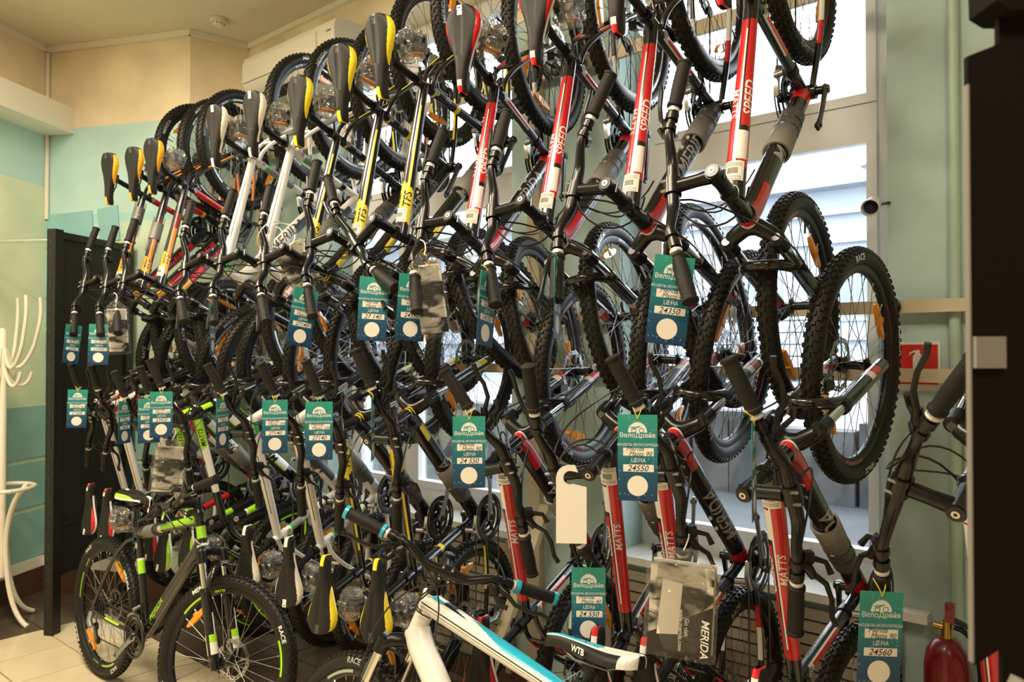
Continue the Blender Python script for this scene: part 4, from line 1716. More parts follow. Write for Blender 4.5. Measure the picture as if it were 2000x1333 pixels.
# row, number, x, z, yaw, pitch, stem angle, steer, scheme
ROWS = [
    ('U', 1, -4.43, 0.093, 11.5, -1.5, -75, 8.0, 'orange'),
    ('U', 2, -4.185, 0.076, 14.0, -2.0, -71.6, 13.0, 'orange'),
    ('U', 3, -3.98, 0.083, 14.5, -2.1, -73.9, 16.5, 'orange'),
    ('U', 4, -3.285, 0.113, 9.2, -2.0, -67.4, 12.0, 'white'),
    ('U', 5, -2.966, 0.106, 8.0, -2.1, -73.6, 28.6, 'white'),
    ('U', 6, -2.631, 0.095, 7.5, -2.1, -67.7, 18.0, 'yellow'),
    ('U', 7, -2.33, 0.149, 8.7, 0.6, -73.3, 11.4, 'yellow'),
    ('U', 8, -2.001, 0.194, 2.4, 3.0, -42.8, 26.0, 'yellow'),
    ('U', 9, -1.785, 0.112, 11.4, -2.1, -83.9, 14.0, 'red'),
    ('U', 10, -1.419, 0.124, 5.5, -1.8, -78.9, 10.8, 'red'),
    ('U', 11, -1.093, 0.153, 2.5, 0.6, -92.9, 13.2, 'red'),
    ('U', 12, -0.801, 0.139, 2.5, 0.4, -80.4, 0.8, 'red'),
    ('L', 1, -4.546, -0.03, 5.2, 0.8, -112, -2.6, 'redwhite'),
    ('L', 2, -4.36, -0.034, 7.8, 0.8, -112, -10.6, 'redwhite'),
    ('L', 3, -3.854, -0.065, 0.9, 2.0, -102.6, -14.9, 'redwhite'),
    ('L', 4, -3.639, -0.093, 4.3, -1.5, -100.3, -6.0, 'green'),
    ('L', 5, -3.423, -0.041, 0.1, 0.6, -94.1, -7.7, 'green'),
    ('L', 6, -3.102, -0.037, 12.8, 2.6, -86.6, -3.8, 'white'),
    ('L', 7, -2.807, -0.023, 15.6, 2.8, -90.9, -1.2, 'white'),
    ('L', 8, -2.422, -0.072, 9.7, -1.8, -92.8, -15.6, 'yellow'),
    ('L', 9, -2.144, -0.03, 10.6, -1.2, -89.3, -3.0, 'yellow'),
    ('L', 10, -1.595, -0.075, 7.0, 0.0, -75.8, -1.0, 'red'),
    ('L', 11, -1.249, -0.028, 10.4, 0.9, 100.6, -2.6, 'red'),
    ('L', 12, -1.01, -0.017, 1.8, 1.4, -83.7, -9.5, 'red'),
    ('L', 13, -0.651, -0.039, -4.3, -0.2, -86.1, -3.0, 'red'),
    ('L', 14, -0.236, 0.009, -4.4, 2.9, 69.2, 0.0, 'red'),
]
BIKES = {}
LS = {('L', 3): 0.61, ('L', 4): 0.615, ('L', 5): 0.615, ('L', 6): 0.62, ('L', 10): 0.69, ('L', 11): 0.665, ('L', 12): 0.655}
SLEEVE = {('L', 14): 0, ('U', 1): 0, ('U', 2): 0, ('U', 3): 0, ('U', 7): 0, ('U', 9): 0, ('L', 12): 0, ('L', 5): 0, ('U', 4): 0, ('U', 11): 0.22, ('L', 6): 0.62}
for row, k, x, z, yaw, pitch, stem, steer, sch in ROWS:
    rnd = random.Random(k * 31 + (7 if row == 'U' else 0))
    M = hung(row, x, z, yaw, pitch)
    crank = (180 + rnd.uniform(-40, 20)) if row == 'U' else rnd.uniform(-30, 25)
    root, SB, SP = bike(M, sch, steer=steer, stem=stem, ls=LS.get((row, k), 0.64), crank=crank, sleeve=SLEEVE.get((row, k), 0.46), sticker=sch not in ('white', 'green'),
                        roll=(rnd.uniform(0, 360) if (row, k) != ('L', 13) else -70, rnd.uniform(0, 360)), tyre_key='white' if (row, k) == ('L', 13) else ('silver_grey' if rnd.random() < 0.7 else 'grey'),
                        stilt=-2 if row == 'L' else 0)
    BIKES[(row, k)] = (root, SB, SP)
    way = ' hung nose-down, %s upper-row bike from' if row == 'U' else ' hung nose-up, %s lower-row bike from'
    tag(root, DESC[sch] + way % ORD[k - 1] + ' the black board', 'bicycle', 'mountain bikes hung in the upper row' if row == 'U' else 'mountain bikes hung in the lower row')
    # hook on the rail that carries this bicycle
    zr = 2.858 if row == 'U' else 1.747
    if not (x < -4.5):
        h = ob('wall_hook', hook_mesh())
        h.location = (x - 0.0, -0.0635, zr)
        tag(h, 'black hook on the %s rail holding the %s bike from the black board' % ('upper' if row == 'U' else 'lower', ORD[k - 1]), 'hook', 'hooks on the rack rails')

MF1 = Matrix.Translation((-3.43, -1.17, 0.0)) @ Matrix.Rotation(R(0.8), 4, 'Z') @ Matrix.Rotation(R(-3.0), 4, 'X') @ Matrix.Translation((-0.54, 0, 0))
r1, SB1, SP1 = bike(MF1, 'blackgreen', steer=20, stem=-95.5, ls=0.597, lt=0.682, crank=140, sleeve=False, sticker=False, tyre_key='white', roll=(95, 160))
tag(r1, 'black and lime green mountain bike standing on the tiled floor', 'bicycle')
BIKES[('F', 1)] = (r1, SB1, SP1)
a, T, N, S, L = tube_frame('top')
ob('clear_sleeve', clear_sleeve_mesh(), r1, Matrix.Translation(a + T * (L * 0.27)) @ T.to_track_quat('Z', 'Y').to_matrix().to_4x4())
MF2 = Matrix.Translation((-1.346, -1.359, -0.005)) @ Matrix.Rotation(R(183.2), 4, 'Z') @ Matrix.Rotation(R(13.5), 4, 'X') @ Matrix.Translation((-0.54, 0, 0))
r2, SB2, SP2 = bike(MF2, 'cyan', steer=-8, stem=132.3, ls=0.556, lt=0.746, crank=70, sleeve=False, sticker=False, grip_key='cyan', stilt=2.5)
tag(r2, 'white mountain bike with cyan top tube leaning on the hung bikes', 'bicycle')
BIKES[('F', 2)] = (r2, SB2, SP2)
sad = [c for c in r2.children if c.name.startswith('saddle')][0]
vs, fs = text_geo('WTB', 0.022, 0.0, 0.0006, 0)
for sd in (1, -1):
    m = MB()
    m.add([(0.03 + (-x_ if sd > 0 else x_), sd * (0.0375 - 0.3 * (0.03 - 0.0) * 0 + (-0.38 * ((-x_ if sd > 0 else x_)))), 0.030 + y_) for x_, y_ in vs], fs, 'tag_white' if 'tag_white' in MATS else 'white', False)
    ob('lettering', m.mesh('saddle_lettering'), sad)

tq = T.to_track_quat('Z', 'Y').to_matrix().to_4x4()
ob('packaging_sleeve', clear_sleeve_mesh(), BIKES[('U', 2)][0], Matrix.Translation(a + T * (L * 0.45)) @ tq)
ob('packaging_sleeve', clear_sleeve_mesh(), BIKES[('U', 1)][0], Matrix.Translation(a + T * (L * 0.25)) @ tq)

# pedals in clear wrapping tied behind the saddles
for (row, k), (root, SB, SP) in BIKES.items():
    if (row, k) in (('U', 12), ('L', 14), ('F', 2), ('L', 10), ('L', 11), ('L', 12), ('L', 13), ('U', 1)):
        continue
    off = Vector((-0.045, 0.0, -0.065)) if row == 'U' else Vector((-0.04, 0.0, -0.07))
    P = (SP @ off)
    side = Vector((0.055, 0.0, 0.0)) if row != 'F' else Vector((0.02, -0.06, 0))
    name = 'black and lime green bike on the floor' if row == 'F' else '%s %s-row bike from the black board' % (ORD[k - 1], 'upper' if row == 'U' else 'lower')
    pedal_bag(P + side, 'clear wrapped pedals under the saddle of the ' + name, k % 4)

# ------------------------------------------------------------------ price tags
k = 'tag_card'
m_ = mat(k, (0.05, 0.3, 0.3), 0.35)
nt = m_.node_tree
b_ = nt.nodes['Principled BSDF']
tc = nt.nodes.new('ShaderNodeTexCoord')
sp = nt.nodes.new('ShaderNodeSeparateXYZ')
nt.links.new(tc.outputs['Object'], sp.inputs[0])
mr = nt.nodes.new('ShaderNodeMapRange')
mr.inputs['From Min'].default_value = -0.205
mr.inputs['From Max'].default_value = 0.0
nt.links.new(sp.outputs['Z'], mr.inputs['Value'])
rp = nt.nodes.new('ShaderNodeValToRGB')
e = rp.color_ramp.elements
e[0].position, e[0].color = 0.0, (0.012, 0.035, 0.10, 1)
e[1].position, e[1].color = 1.0, (0.03, 0.30, 0.24, 1)
q = e.new(0.35)
q.color = (0.012, 0.08, 0.16, 1)
q = e.new(0.7)
q.color = (0.02, 0.22, 0.24, 1)
nt.links.new(mr.outputs[0], rp.inputs[0])
vo = nt.nodes.new('ShaderNodeTexVoronoi')
vo.distance = 'CHEBYCHEV'
vo.inputs['Scale'].default_value = 95
vo.inputs['Randomness'].default_value = 0.6
nt.links.new(tc.outputs['Object'], vo.inputs['Vector'])
lt_ = nt.nodes.new('ShaderNodeMath')
lt_.operation = 'LESS_THAN'
lt_.inputs[1].default_value = 0.17
nt.links.new(vo.outputs['Distance'], lt_.inputs[0])
mm = nt.nodes.new('ShaderNodeMath')
mm.operation = 'MULTIPLY'
mm.inputs[1].default_value = 0.35
nt.links.new(lt_.outputs[0], mm.inputs[0])
mx = nt.nodes.new('ShaderNodeMixRGB')
mx.inputs[2].default_value = (0.25, 0.55, 0.62, 1)
nt.links.new(mm.outputs[0], mx.inputs[0])
nt.links.new(rp.outputs[0], mx.inputs[1])
nt.links.new(mx.outputs[0], b_.inputs['Base Color'])
mat('tag_white', (0.80, 0.80, 0.78), 0.5)
TW, TH = 0.091, 0.200


@cached
def card_mesh():
    m = MB()
    m.prism([(-TW / 2, -TH + 0.008), (TW / 2, -TH + 0.008), (TW / 2, 0.008), (-TW / 2, 0.008)], 0.0014, 'tag_card')
    return m.mesh('card')


@cached
def flat_text(words, size, key, shear=0.0, bold=0.0):
    vs, fs = text_geo(words, size, shear, bold, 0)
    m = MB()
    m.add([(x, 0, y) for x, y in vs], fs, key, False)
    return m.mesh('print')


@cached
def tag_logo_mesh():
    m = MB()
    n = 20
    dome = [(0.022 * math.cos(math.pi * i / n), 0.024 * math.sin(math.pi * i / n)) for i in range(n + 1)]
    m.prism(dome, 0.0004, 'tag_white')
    for cx in (-0.009, 0.009):
        m.lathe([(0.0045, -0.0004), (0.0062, -0.0004)], 'tag_card', 18, Matrix.Translation((cx, 0, 0.005)))
    m.prism([(-0.016, 0.011), (0.006, 0.013), (0.006, 0.0145), (-0.016, 0.0128)], 0.001, 'tag_card')
    m.prism([(-0.012, 0.007), (0.004, 0.0155), (0.005, 0.0145), (-0.010, 0.006)], 0.001, 'tag_card')
    return m.mesh('logo')


@cached
def tag_box_mesh(w, h):
    return MB().box((0, 0, 0), (w, 0.0003, h), 'paper').mesh('writing_field')


@cached
def seal_mesh():
    m = MB()
    m.lathe([(0, -0.0002), (0.0235, -0.0002), (0.0235, 0.0002), (0, 0.0002)], 'paper', 36)
    return m.mesh('round_field')


@cached
def string_mesh(key):
    m = MB()
    m.tube(bez((0, -0.001, -0.002), (0.004, -0.002, 0.012), (0.012, 0.0, 0.022), (0.010, 0.02, 0.03), 8), 0.0011, key, 5)
    m.tube(bez((0, -0.001, -0.002), (-0.004, -0.002, 0.012), (-0.012, 0.0, 0.022), (-0.010, 0.02, 0.03), 8), 0.0011, key, 5)
    return m.mesh('string')


def price_tag(P, yaw, roll, lines, price, label, skey='string_yellow', pitch=0.0):
    d = CAM - P
    ang = math.atan2(d.y, d.x) + math.pi / 2 + R(yaw)
    root = bpy.data.objects.new('price_tag', None)
    COL.objects.link(root)
    root.empty_display_size = 0.03
    root.matrix_basis = Matrix.Translation(P) @ Matrix.Rotation(ang, 4, 'Z') @ Matrix.Rotation(R(pitch), 4, 'X') @ Matrix.Rotation(R(roll), 4, 'Y')
    cd = ob('card', card_mesh(), root)

    def at(me, name, x, z, lift=0.0009):
        ob(name, me, cd, Matrix.Translation((x, -lift, z)))
    at(tag_logo_mesh(), 'logo', 0, -0.0335)
    at(flat_text('ВелоДрайв', 0.0150, 'tag_white', 0, 0.0001), 'shop_name', 0, -0.0405)
    at(flat_text('МОДЕЛЬ ВЕЛОСИПЕДА', 0.0080, 'tag_white'), 'caption', 0, -0.062)
    at(tag_box_mesh(0.070, 0.0185), 'writing_field', 0.002, -0.0785)
    at(flat_text(lines[0], 0.0145, 'ink', 0.3, 0.0), 'handwriting', -0.006, -0.071, 0.0013)
    at(flat_text(lines[1], 0.0150, 'ink', 0.3, 0.0), 'handwriting', 0.006, -0.0825, 0.0013)
    at(flat_text('ЦЕНА', 0.0125, 'tag_white', 0, 0.0), 'caption', 0.002, -0.0985)
    at(tag_box_mesh(0.070, 0.0165), 'writing_field', 0.002, -0.116)
    at(flat_text(price, 0.0190, 'ink', 0.3, 0.0001), 'handwriting', 0.0, -0.116, 0.0013)
    at(seal_mesh(), 'round_field', 0.0, -0.157)
    ob('string', string_mesh(skey), root)
    tag(root, label, 'price tag', 'price tags tied to the handlebars')
    return root


# row, number, bar side (+ = the bike's forward end), position on the bar, sideways yaw of the card, roll, model lines, price, reach in front of the bar
TAGS = [
    ('U', 1, 1, 0.245, 38, 6, 'Merida', 'Matts 70', '22350'), ('U', 2, 1, 0.235, 2, 2, 'Merida', 'Matts 100', '23950'),
    ('U', 5, 1, 0.21, 78, 0, 'Merida', 'Matts 100', '27140'), ('U', 7, 1, 0.185, 28, 9, 'Merida', 'Matts 100', '27140'), ('U', 8, 1, 0.200, 6, 3, 'Merida', 'Matts 100', '27 140'),
    ('U', 9, 1, 0.175, 22, 4, 'Merida', 'Matts 40', '24550'), ('U', 10, 1, 0.200, 62, 8, 'Merida', 'Matts 40', '24550'), ('U', 11, 1, 0.195, 80, 4, 'Merida', 'Matts 40', '24550'), ('U', 12, 1, 0.185, 14, 7, 'Merida', 'Matts 40', '24350'),
    ('L', 1, 1, 0.21, 4, 2, 'Merida', 'Matts TFS', '21600'), ('L', 3, 1, 0.205, 56, 0, 'Merida', 'Matts', '24600'), ('L', 4, 1, 0.205, 6, 0, 'Merida', 'Matts 100', '23920'), ('L', 5, 1, 0.205, 0, 0, 'Merida', 'Matts 100', '23920'),
    ('L', 6, 1, 0.205, 58, 0, 'Merida', 'Matts', '27140'), ('L', 7, 1, 0.205, 2, 0, 'Merida', 'Matts 100', '27140'), ('L', 8, 1, 0.205, -4, 0, 'Merida', 'Matts 100', '27140'),
    ('L', 9, 1, 0.19, 84, 0, 'Merida', 'Matts 100', '27140'), ('L', 10, 1, 0.205, 2, 0, 'Merida', 'Matts 90', '24 550'), ('L', 11, 1, 0.235, 3, 0, 'Merida', 'Matts 40', '24 550'),
    ('L', 12, 1, 0.205, 0, 0, 'Merida', 'Matts 90', '24550'), ('L', 13, 1, 0.21, 85, 0, 'Merida', 'Matts 40', '24550'), ('L', 14, 1, 0.215, 28, 3, 'Merida', 'Matts 90', '24560')]
for row, k, sd, y, yw, rl, l1, l2, pr in TAGS:
    SB = BIKES[(row, k)][1]
    A = SB @ bar_pt(sd * y)
    d = (CAM - A)
    d.z = 0
    P = A + d.normalized() * 0.024 + Vector((0, 0, -0.03))
    price_tag(P, yw, rl, (l1, l2), pr, 'teal price tag reading %s on the %s %s-row bike from the black board' % (pr, ORD[k - 1], 'upper' if row == 'U' else 'lower'),
              'string_green' if k in (8, 11) else 'string_yellow')

# ------------------------------------------------------------------ manuals in clear bags, blank hanger card
k = 'manual_cover'
m_ = mat(k, (0.3, 0.29, 0.27), 0.25)
nt = m_.node_tree
b_ = nt.nodes['Principled BSDF']
tc = nt.nodes.new('ShaderNodeTexCoord')
mp = nt.nodes.new('ShaderNodeMapping')
mp.inputs['Rotation'].default_value = (0, R(35), 0)
mp.inputs['Scale'].default_value = (6, 6, 16)
nt.links.new(tc.outputs['Object'], mp.inputs[0])
nz = nt.nodes.new('ShaderNodeTexNoise')
nz.inputs['Scale'].default_value = 1.6
nz.inputs['Distortion'].default_value = 1.2
nt.links.new(mp.outputs[0], nz.inputs['Vector'])
rp = nt.nodes.new('ShaderNodeValToRGB')
e = rp.color_ramp.elements
e[0].position, e[0].color = 0.40, (0.02, 0.02, 0.018, 1)
e[1].position, e[1].color = 0.58, (0.60, 0.57, 0.50, 1)
nt.links.new(nz.outputs['Fac'], rp.inputs[0])
nt.links.new(rp.outputs[0], b_.inputs['Base Color'])
mat('manual_black', (0.02, 0.019, 0.017), 0.3)


def manual_bag(P, w, h, yaw, roll, label, words=True):
    d = CAM - P
    ang = math.atan2(d.y, d.x) + math.pi / 2 + R(yaw)
    root = bpy.data.objects.new('manual_bag', None)
    COL.objects.link(root)
    root.empty_display_size = 0.03
    root.matrix_basis = Matrix.Translation(P) @ Matrix.Rotation(ang, 4, 'Z') @ Matrix.Rotation(R(roll), 4, 'Y')
    bk = ob('manual', MB().box((0, 0, -h / 2), (w, 0.012, h), 'manual_cover').mesh('manual'), root)
    ob('manual_page', MB().box((0.004, 0.011, -h / 2 + 0.006), (w, 0.008, h), 'paper').mesh('manual_page'), root)
    if words:
        lo = [(-w / 2, -h), (w / 2, -h), (w / 2, -h * 0.42), (-w / 2, -h * 0.80)]
        ob('cover_panel', MB().prism(lo, 0.0006, 'manual_black', Matrix.Translation((0, -0.0066, 0))).mesh('cover_panel'), bk)
        ob('white_label', MB().prism([(-w * 0.36, -h * 0.80), (-w * 0.02, -h * 0.77), (w * 0.02, -h * 0.20), (-w * 0.30, -h * 0.17)], 0.0008, 'paper', Matrix.Translation((0, -0.0072, 0))).mesh('white_label'), bk)
        r90 = Matrix.Rotation(R(90), 4, 'Y')
        ob('cover_print', flat_text(BRAND, 0.026, 'tag_white', 0.2, 0.0004), bk, Matrix.Translation((w * 0.40, -0.0076, -h * 0.78)) @ r90)
        ob('cover_print', flat_text('www.merida.com', 0.014, 'tag_white', 0, 0.0003), bk, Matrix.Translation((w * 0.02, -0.0076, -h * 0.72)) @ r90)
        ob('cover_print', flat_text('Go visit', 0.014, 'tag_white', 0, 0.0003), bk, Matrix.Translation((w * 0.11, -0.0076, -h * 0.68)) @ r90)
    m = MB()
    nu, nv = 10, 12
    W2_, H2 = w / 2 + 0.012, h + 0.055
    for yy in (-0.015, 0.019):
        vs, fs = [], []
        rnd = random.Random(int(P.x * 1000))
        for i in range(nv + 1):
            t = i / nv
            for j in range(nu + 1):
                u = j / nu * 2 - 1
                sq = 0.35 if t < 0.0 else min(1.0, 0.35 + t * 5.0)
                bow = (1 - u * u) * (1 - (2 * t - 1) ** 6)
                vs.append((u * W2_ * sq, yy * bow + rnd.uniform(-0.0012, 0.0012) + 0.002, 0.045 - t * H2 - 0.004))
        for i in range(nv):
            for j in range(nu):
                a_ = i * (nu + 1) + j
                fs.append((a_, a_ + 1, a_ + nu + 2, a_ + nu + 1))
        m.add(vs, fs, 'clear_plastic')
    ob('clear_bag', m.mesh('clear_bag'), root)
    ob('tie', MB().tube(bez((0, 0, 0.035), (0.01, 0, 0.06), (0.015, 0.02, 0.08), (0.0, 0.03, 0.085), 8), 0.0018, 'tag_white', 6).mesh('tie'), root)
    tag(root, label, 'manual', 'bagged manuals tied to the bikes')
    return root


def bar_at(row, k, y, toward=0.03, dz=0.0):
    A = BIKES[(row, k)][1] @ bar_pt(y)
    d = CAM - A
    d.z = 0
    return A + d.normalized() * toward + Vector((0, 0, dz))


manual_bag(bar_at('L', 12, -0.20, 0.035, -0.015), 0.150, 0.215, -6, 3, 'bagged black and white manual on the twelfth lower-row bike from the black board')
manual_bag(bar_at('U', 9, 0.17, -0.03, 0.0) + Vector((0.055, 0.0, 0)), 0.085, 0.205, 12, -8, 'bagged manual on the ninth upper-row bike from the black board', False)
manual_bag(bar_at('L', 5, -0.08, 0.035, -0.0) + Vector((-0.07, -0.04, -0.02)), 0.125, 0.195, 0, 6, 'bagged manual hung low on the fifth lower-row bike from the black board', False)
manual_bag(bar_at('U', 3, 0.17, 0.035, -0.02), 0.085, 0.20, 15, -4, 'bagged dark manual on the third upper-row bike from the black board', False)
mg = manual_bag(bar_at('U', 6, 0.0, -0.03, 0.06) + Vector((0.06, 0.06, 0)), 0.12, 0.23, 10, -28, 'bagged manual slung beside the stem of the sixth upper-row bike from the black board', False)
for q in range(2):
    rr = 0.045 + 0.012 * q
    pts = [Vector((-0.02 * q + rr * math.cos(t_) * 1.3, 0.03 * math.sin(t_ * 2 + q), 0.05 + rr * math.sin(t_))) for t_ in [2 * math.pi * i / 20 * (0.7 + 0.08 * q) + q for i in range(21)]]
    ob('tie', MB().tube(pts, 0.0022, 'tag_white', 6).mesh('tie'), mg)
# blank door-hanger card over a stem
A = BIKES[('L', 11)][1] @ Vector((0.055, 0, 0.72))
d = CAM - A
ang = math.atan2(d.y, d.x) + math.pi / 2
w, h = 0.040, 0.205
poly = [(-w, -h + 0.045), (w, -h + 0.045), (w, -0.012), (w * 0.2, -0.005)] + [(-0.003 + 0.018 * math.cos(a), 0.012 + 0.018 * math.sin(a)) for a in [R(q) for q in range(-60, -300, -24)]] + \
       [(0.018, 0.026), (0.010, 0.045)] + [(-0.004 + (w - 0.004) * math.cos(a), 0.012 + 0.034 * math.sin(a)) for a in [R(q) for q in range(80, 181, 20)]]
o = ob('hanger_card', MB().prism(poly, 0.0016, 'paper').mesh('hanger_card'))
o.matrix_basis = Matrix.Translation(A + Vector((d.x, d.y, 0)).normalized() * 0.03 + Vector((0, 0, -0.012))) @ Matrix.Rotation(ang, 4, 'Z')
tag(o, 'blank cream door-hanger card hooked over a red bike stem', 'card')

# ------------------------------------------------------------------ things around the room
# black display board that stands at the end of the rows
mat('board_black', (0.005, 0.0045, 0.004), 0.6)
mat('post_black', (0.007, 0.006, 0.0055), 0.45)
b0, b1 = Vector((-4.775, -1.134)), Vector((-5.07, -0.585))
dv = (b1 - b0)
e = bpy.data.objects.new('display_board', None)
COL.objects.link(e)
e.matrix_basis = Matrix.Translation((b0.x, b0.y, 0)) @ Matrix.Rotation(math.atan2(dv.y, dv.x), 4, 'Z')
LB = dv.length
ob('panel', MB().bbox((0.02, -0.012, 0.32), (LB, 0.012, 2.25), 'board_black').mesh('panel'), e)
ob('top_rail', MB().bbox((0.0, -0.022, 2.25), (LB, 0.022, 2.29), 'post_black').mesh('top_rail'), e)
ob('bottom_rail', MB().bbox((0.02, -0.02, 0.60), (LB, 0.02, 0.63), 'post_black').mesh('bottom_rail'), e)
for x in (0.0, LB - 0.04):
    p_ = MB()
    p_.bbox((x - 0.02, -0.028, 0.0), (x + 0.04, 0.028, 2.30), 'post_black')
    po = ob('post', p_.mesh('post'), e)
    if x == 0.0:
        for q in range(34):
            ob('slot', MB().bbox((x - 0.0215, -0.006, 0.10 + 0.064 * q), (x - 0.0195, 0.006, 0.135 + 0.064 * q), 'ink').mesh('slot'), po)
tag(e, 'tall black display board on slotted posts beside the far wall', 'display board')
mat('foot_white', (0.75, 0.72, 0.66), 0.4)
fo = ob('metal_foot', MB().box((0, 0, 0.035), (0.34, 0.05, 0.045), 'foot_white', Matrix.Rotation(R(14), 3, 'Z')).box((-0.165, -0.041, 0.035), (0.006, 0.034, 0.03), 'ink', Matrix.Rotation(R(14), 3, 'Z')).mesh('metal_foot'))
fo.location = (-4.42, -0.90, -0.011)
tag(fo, 'short white square metal tube lying on the floor by the black board', 'tube')
# chrome rail between the left wall and the board
cr_ = ob('chrome_rail', MB().tube([(-5.36, -1.45, 2.245), (-4.815, -1.125, 2.245)], 0.012, 'chrome', 12).mesh('chrome_rail'))
tag(cr_, 'thin chrome rail running from the left wall to the black board', 'rail')

# bentwood coat stand
mat('coat_white', (0.78, 0.73, 0.60), 0.4)
e = bpy.data.objects.new('coat_stand', None)
COL.objects.link(e)
e.location = (-5.17, -1.27, 0)
ob('pole', MB().tube([(0, 0, 0.28), (0, 0, 1.72), (0, 0, 1.74)], [0.026, 0.024, 0.01], 'coat_white', 16).mesh('pole'), e)
ap_ = Matrix.Rotation(R(25), 3, 'Z')
for q in range(6):
    Rz = Matrix.Rotation(R(60 * q + 20), 3, 'Z')
    pts = bez((0.02, 0, 1.62), (0.05, 0, 1.42), (0.12, 0, 1.52), (0.16, 0, 1.64), 10)[:-1] + bez((0.16, 0, 1.64), (0.19, 0, 1.78), (0.20, 0, 1.82), (0.19, 0, 1.93), 8)
    ob('hook', MB().tube([Rz @ v for v in pts], 0.0105, 'coat_white', 8).mesh('hook'), e)
    pts = bez((0.02, 0, 1.50), (0.06, 0, 1.36), (0.13, 0, 1.38), (0.15, 0, 1.48), 10)
    ob('low_hook', MB().tube([Rz @ v for v in pts], 0.010, 'coat_white', 8).mesh('low_hook'), e)
ring = [Vector((0.17 * math.cos(a_), 0.17 * math.sin(a_), 0.80)) for a_ in [2 * math.pi * i / 36 for i in range(37)]]
ob('umbrella_ring', MB().tube(ring, 0.012, 'coat_white', 8, cap=False).mesh('umbrella_ring'), e)
for q in range(4):
    Rz = Matrix.Rotation(R(90 * q + 22), 3, 'Z')
    pts = bez((0.17, 0, 0.80), (0.10, 0, 0.75), (0.04, 0, 0.62), (0.04, 0, 0.45), 10)[:-1] + bez((0.04, 0, 0.45), (0.05, 0, 0.22), (0.10, 0, 0.06), (0.215, 0, 0.014), 12)
    ob('leg', MB().tube([Rz @ v for v in pts], 0.0135, 'coat_white', 8).mesh('leg'), e)
tag(e, 'cream bentwood coat stand with curved hooks beside the black board', 'coat stand')

# wall-mounted air conditioner
mat('aircon_white', (0.74, 0.70, 0.60), 0.35)
e = bpy.data.objects.new('air_conditioner', None)
COL.objects.link(e)
e.location = (-3.89, -0.002, 3.18)
prof = [(0.0, 0.0), (-0.10, 0.0), (-0.17, 0.035), (-0.205, 0.10), (-0.21, 0.22), (-0.195, 0.265), (-0.14, 0.28), (0.0, 0.28)]
X0, X1 = -0.47, 0.47
vs = [(X0, y, z) for y, z in prof] + [(X1, y, z) for y, z in prof]
n = len(prof)
ob('housing', MB().add(vs, [tuple(range(n)), tuple(range(2 * n - 1, n - 1, -1))] + [(i, (i + 1) % n, n + (i + 1) % n, n + i) for i in range(n)], 'aircon_white', False).mesh('housing'), e)
ob('vent_slot', MB().box((0, -0.135, 0.014), (0.80, 0.07, 0.012), 'ink', Matrix.Rotation(R(-27), 3, 'X')).mesh('vent_slot'), e)
for q in range(3):
    ob('louvre', MB().box((0, -0.115 - 0.022 * q, 0.004 + 0.011 * q), (0.78, 0.018, 0.004), 'grey', Matrix.Rotation(R(-10), 3, 'X')).mesh('louvre'), e)
ob('front_panel', MB().bbox((X0 + 0.01, -0.216, 0.105), (X1 - 0.16, -0.208, 0.225), 'aircon_white').mesh('front_panel'), e)
ob('badge', MB().bbox((0.40, -0.213, 0.20), (0.44, -0.2105, 0.21), 'grey').mesh('badge'), e)
tag(e, 'cream wall-mounted air conditioner above the hanging bikes', 'air conditioner')
# smoke detector
sdm = MB()
sdm.lathe([(0, -0.045), (0.03, -0.045), (0.036, -0.035), (0.036, -0.028), (0.05, -0.026), (0.052, -0.002), (0, -0.001)], 'aircon_white', 24, axis='z')
for q in range(8):
    a_ = 2 * math.pi * q / 8
    sdm.box((0.035 * math.cos(a_), 0.035 * math.sin(a_), -0.031), (0.006, 0.006, 0.006), 'ink')
o = ob('smoke_detector', sdm.mesh('smoke_detector'))
o.location = (-4.42, -0.34, ZC)
tag(o, 'round cream smoke detector on the ceiling near the air conditioner', 'smoke detector')

# vertical pipe, fire sign, extinguisher, security camera on the wall by the window
mat('pipe_green', (0.42, 0.56, 0.46), 0.4)
pm = MB().tube([(0, 0, 0.0), (0, 0, ZC)], 0.017, 'pipe_green', 14)
for z in (0.5, 1.62, 2.9):
    pm.tube([(0, 0, z), (0, 0, z + 0.05)], 0.0178, 'pipe_green', 14)
o = ob('heating_pipe', pm.mesh('heating_pipe'))
o.location = (-0.472, -0.0185, 0)
tag(o, 'green painted vertical pipe on the wall beside the fire sign', 'pipe')
mat('sign_red', (0.62, 0.03, 0.02), 0.35)
e = bpy.data.objects.new('fire_sign', None)
COL.objects.link(e)
e.location = (-0.582, -0.003, 1.553)
ob('sign_plate', MB().box((0, 0, 0), (0.134, 0.003, 0.160), 'tag_white').mesh('sign_plate'), e)
ob('red_field', MB().box((0, -0.002, 0.006), (0.118, 0.001, 0.130), 'sign_red').mesh('red_field'), e)
sy = [(-0.014, -0.050), (0.014, -0.050), (0.014, 0.022), (0.009, 0.030), (0.006, 0.034), (0.008, 0.038), (0.004, 0.044), (-0.010, 0.042), (-0.024, 0.034), (-0.024, 0.026), (-0.021, 0.026), (-0.020, 0.032), (-0.007, 0.036), (-0.006, 0.034), (-0.009, 0.030), (-0.014, 0.022)]
ob('extinguisher_symbol', MB().prism(sy, 0.0008, 'tag_white', Matrix.Translation((0, -0.0031, 0.010))).mesh('extinguisher_symbol'), e)
tag(e, 'red and white fire extinguisher sign on the wall behind the rail', 'sign')
e = bpy.data.objects.new('fire_extinguisher', None)
COL.objects.link(e)
e.location = (-0.482, -0.128, 0.205)
mat('extinguisher_red', (0.20, 0.008, 0.012), 0.3, coat=0.3)
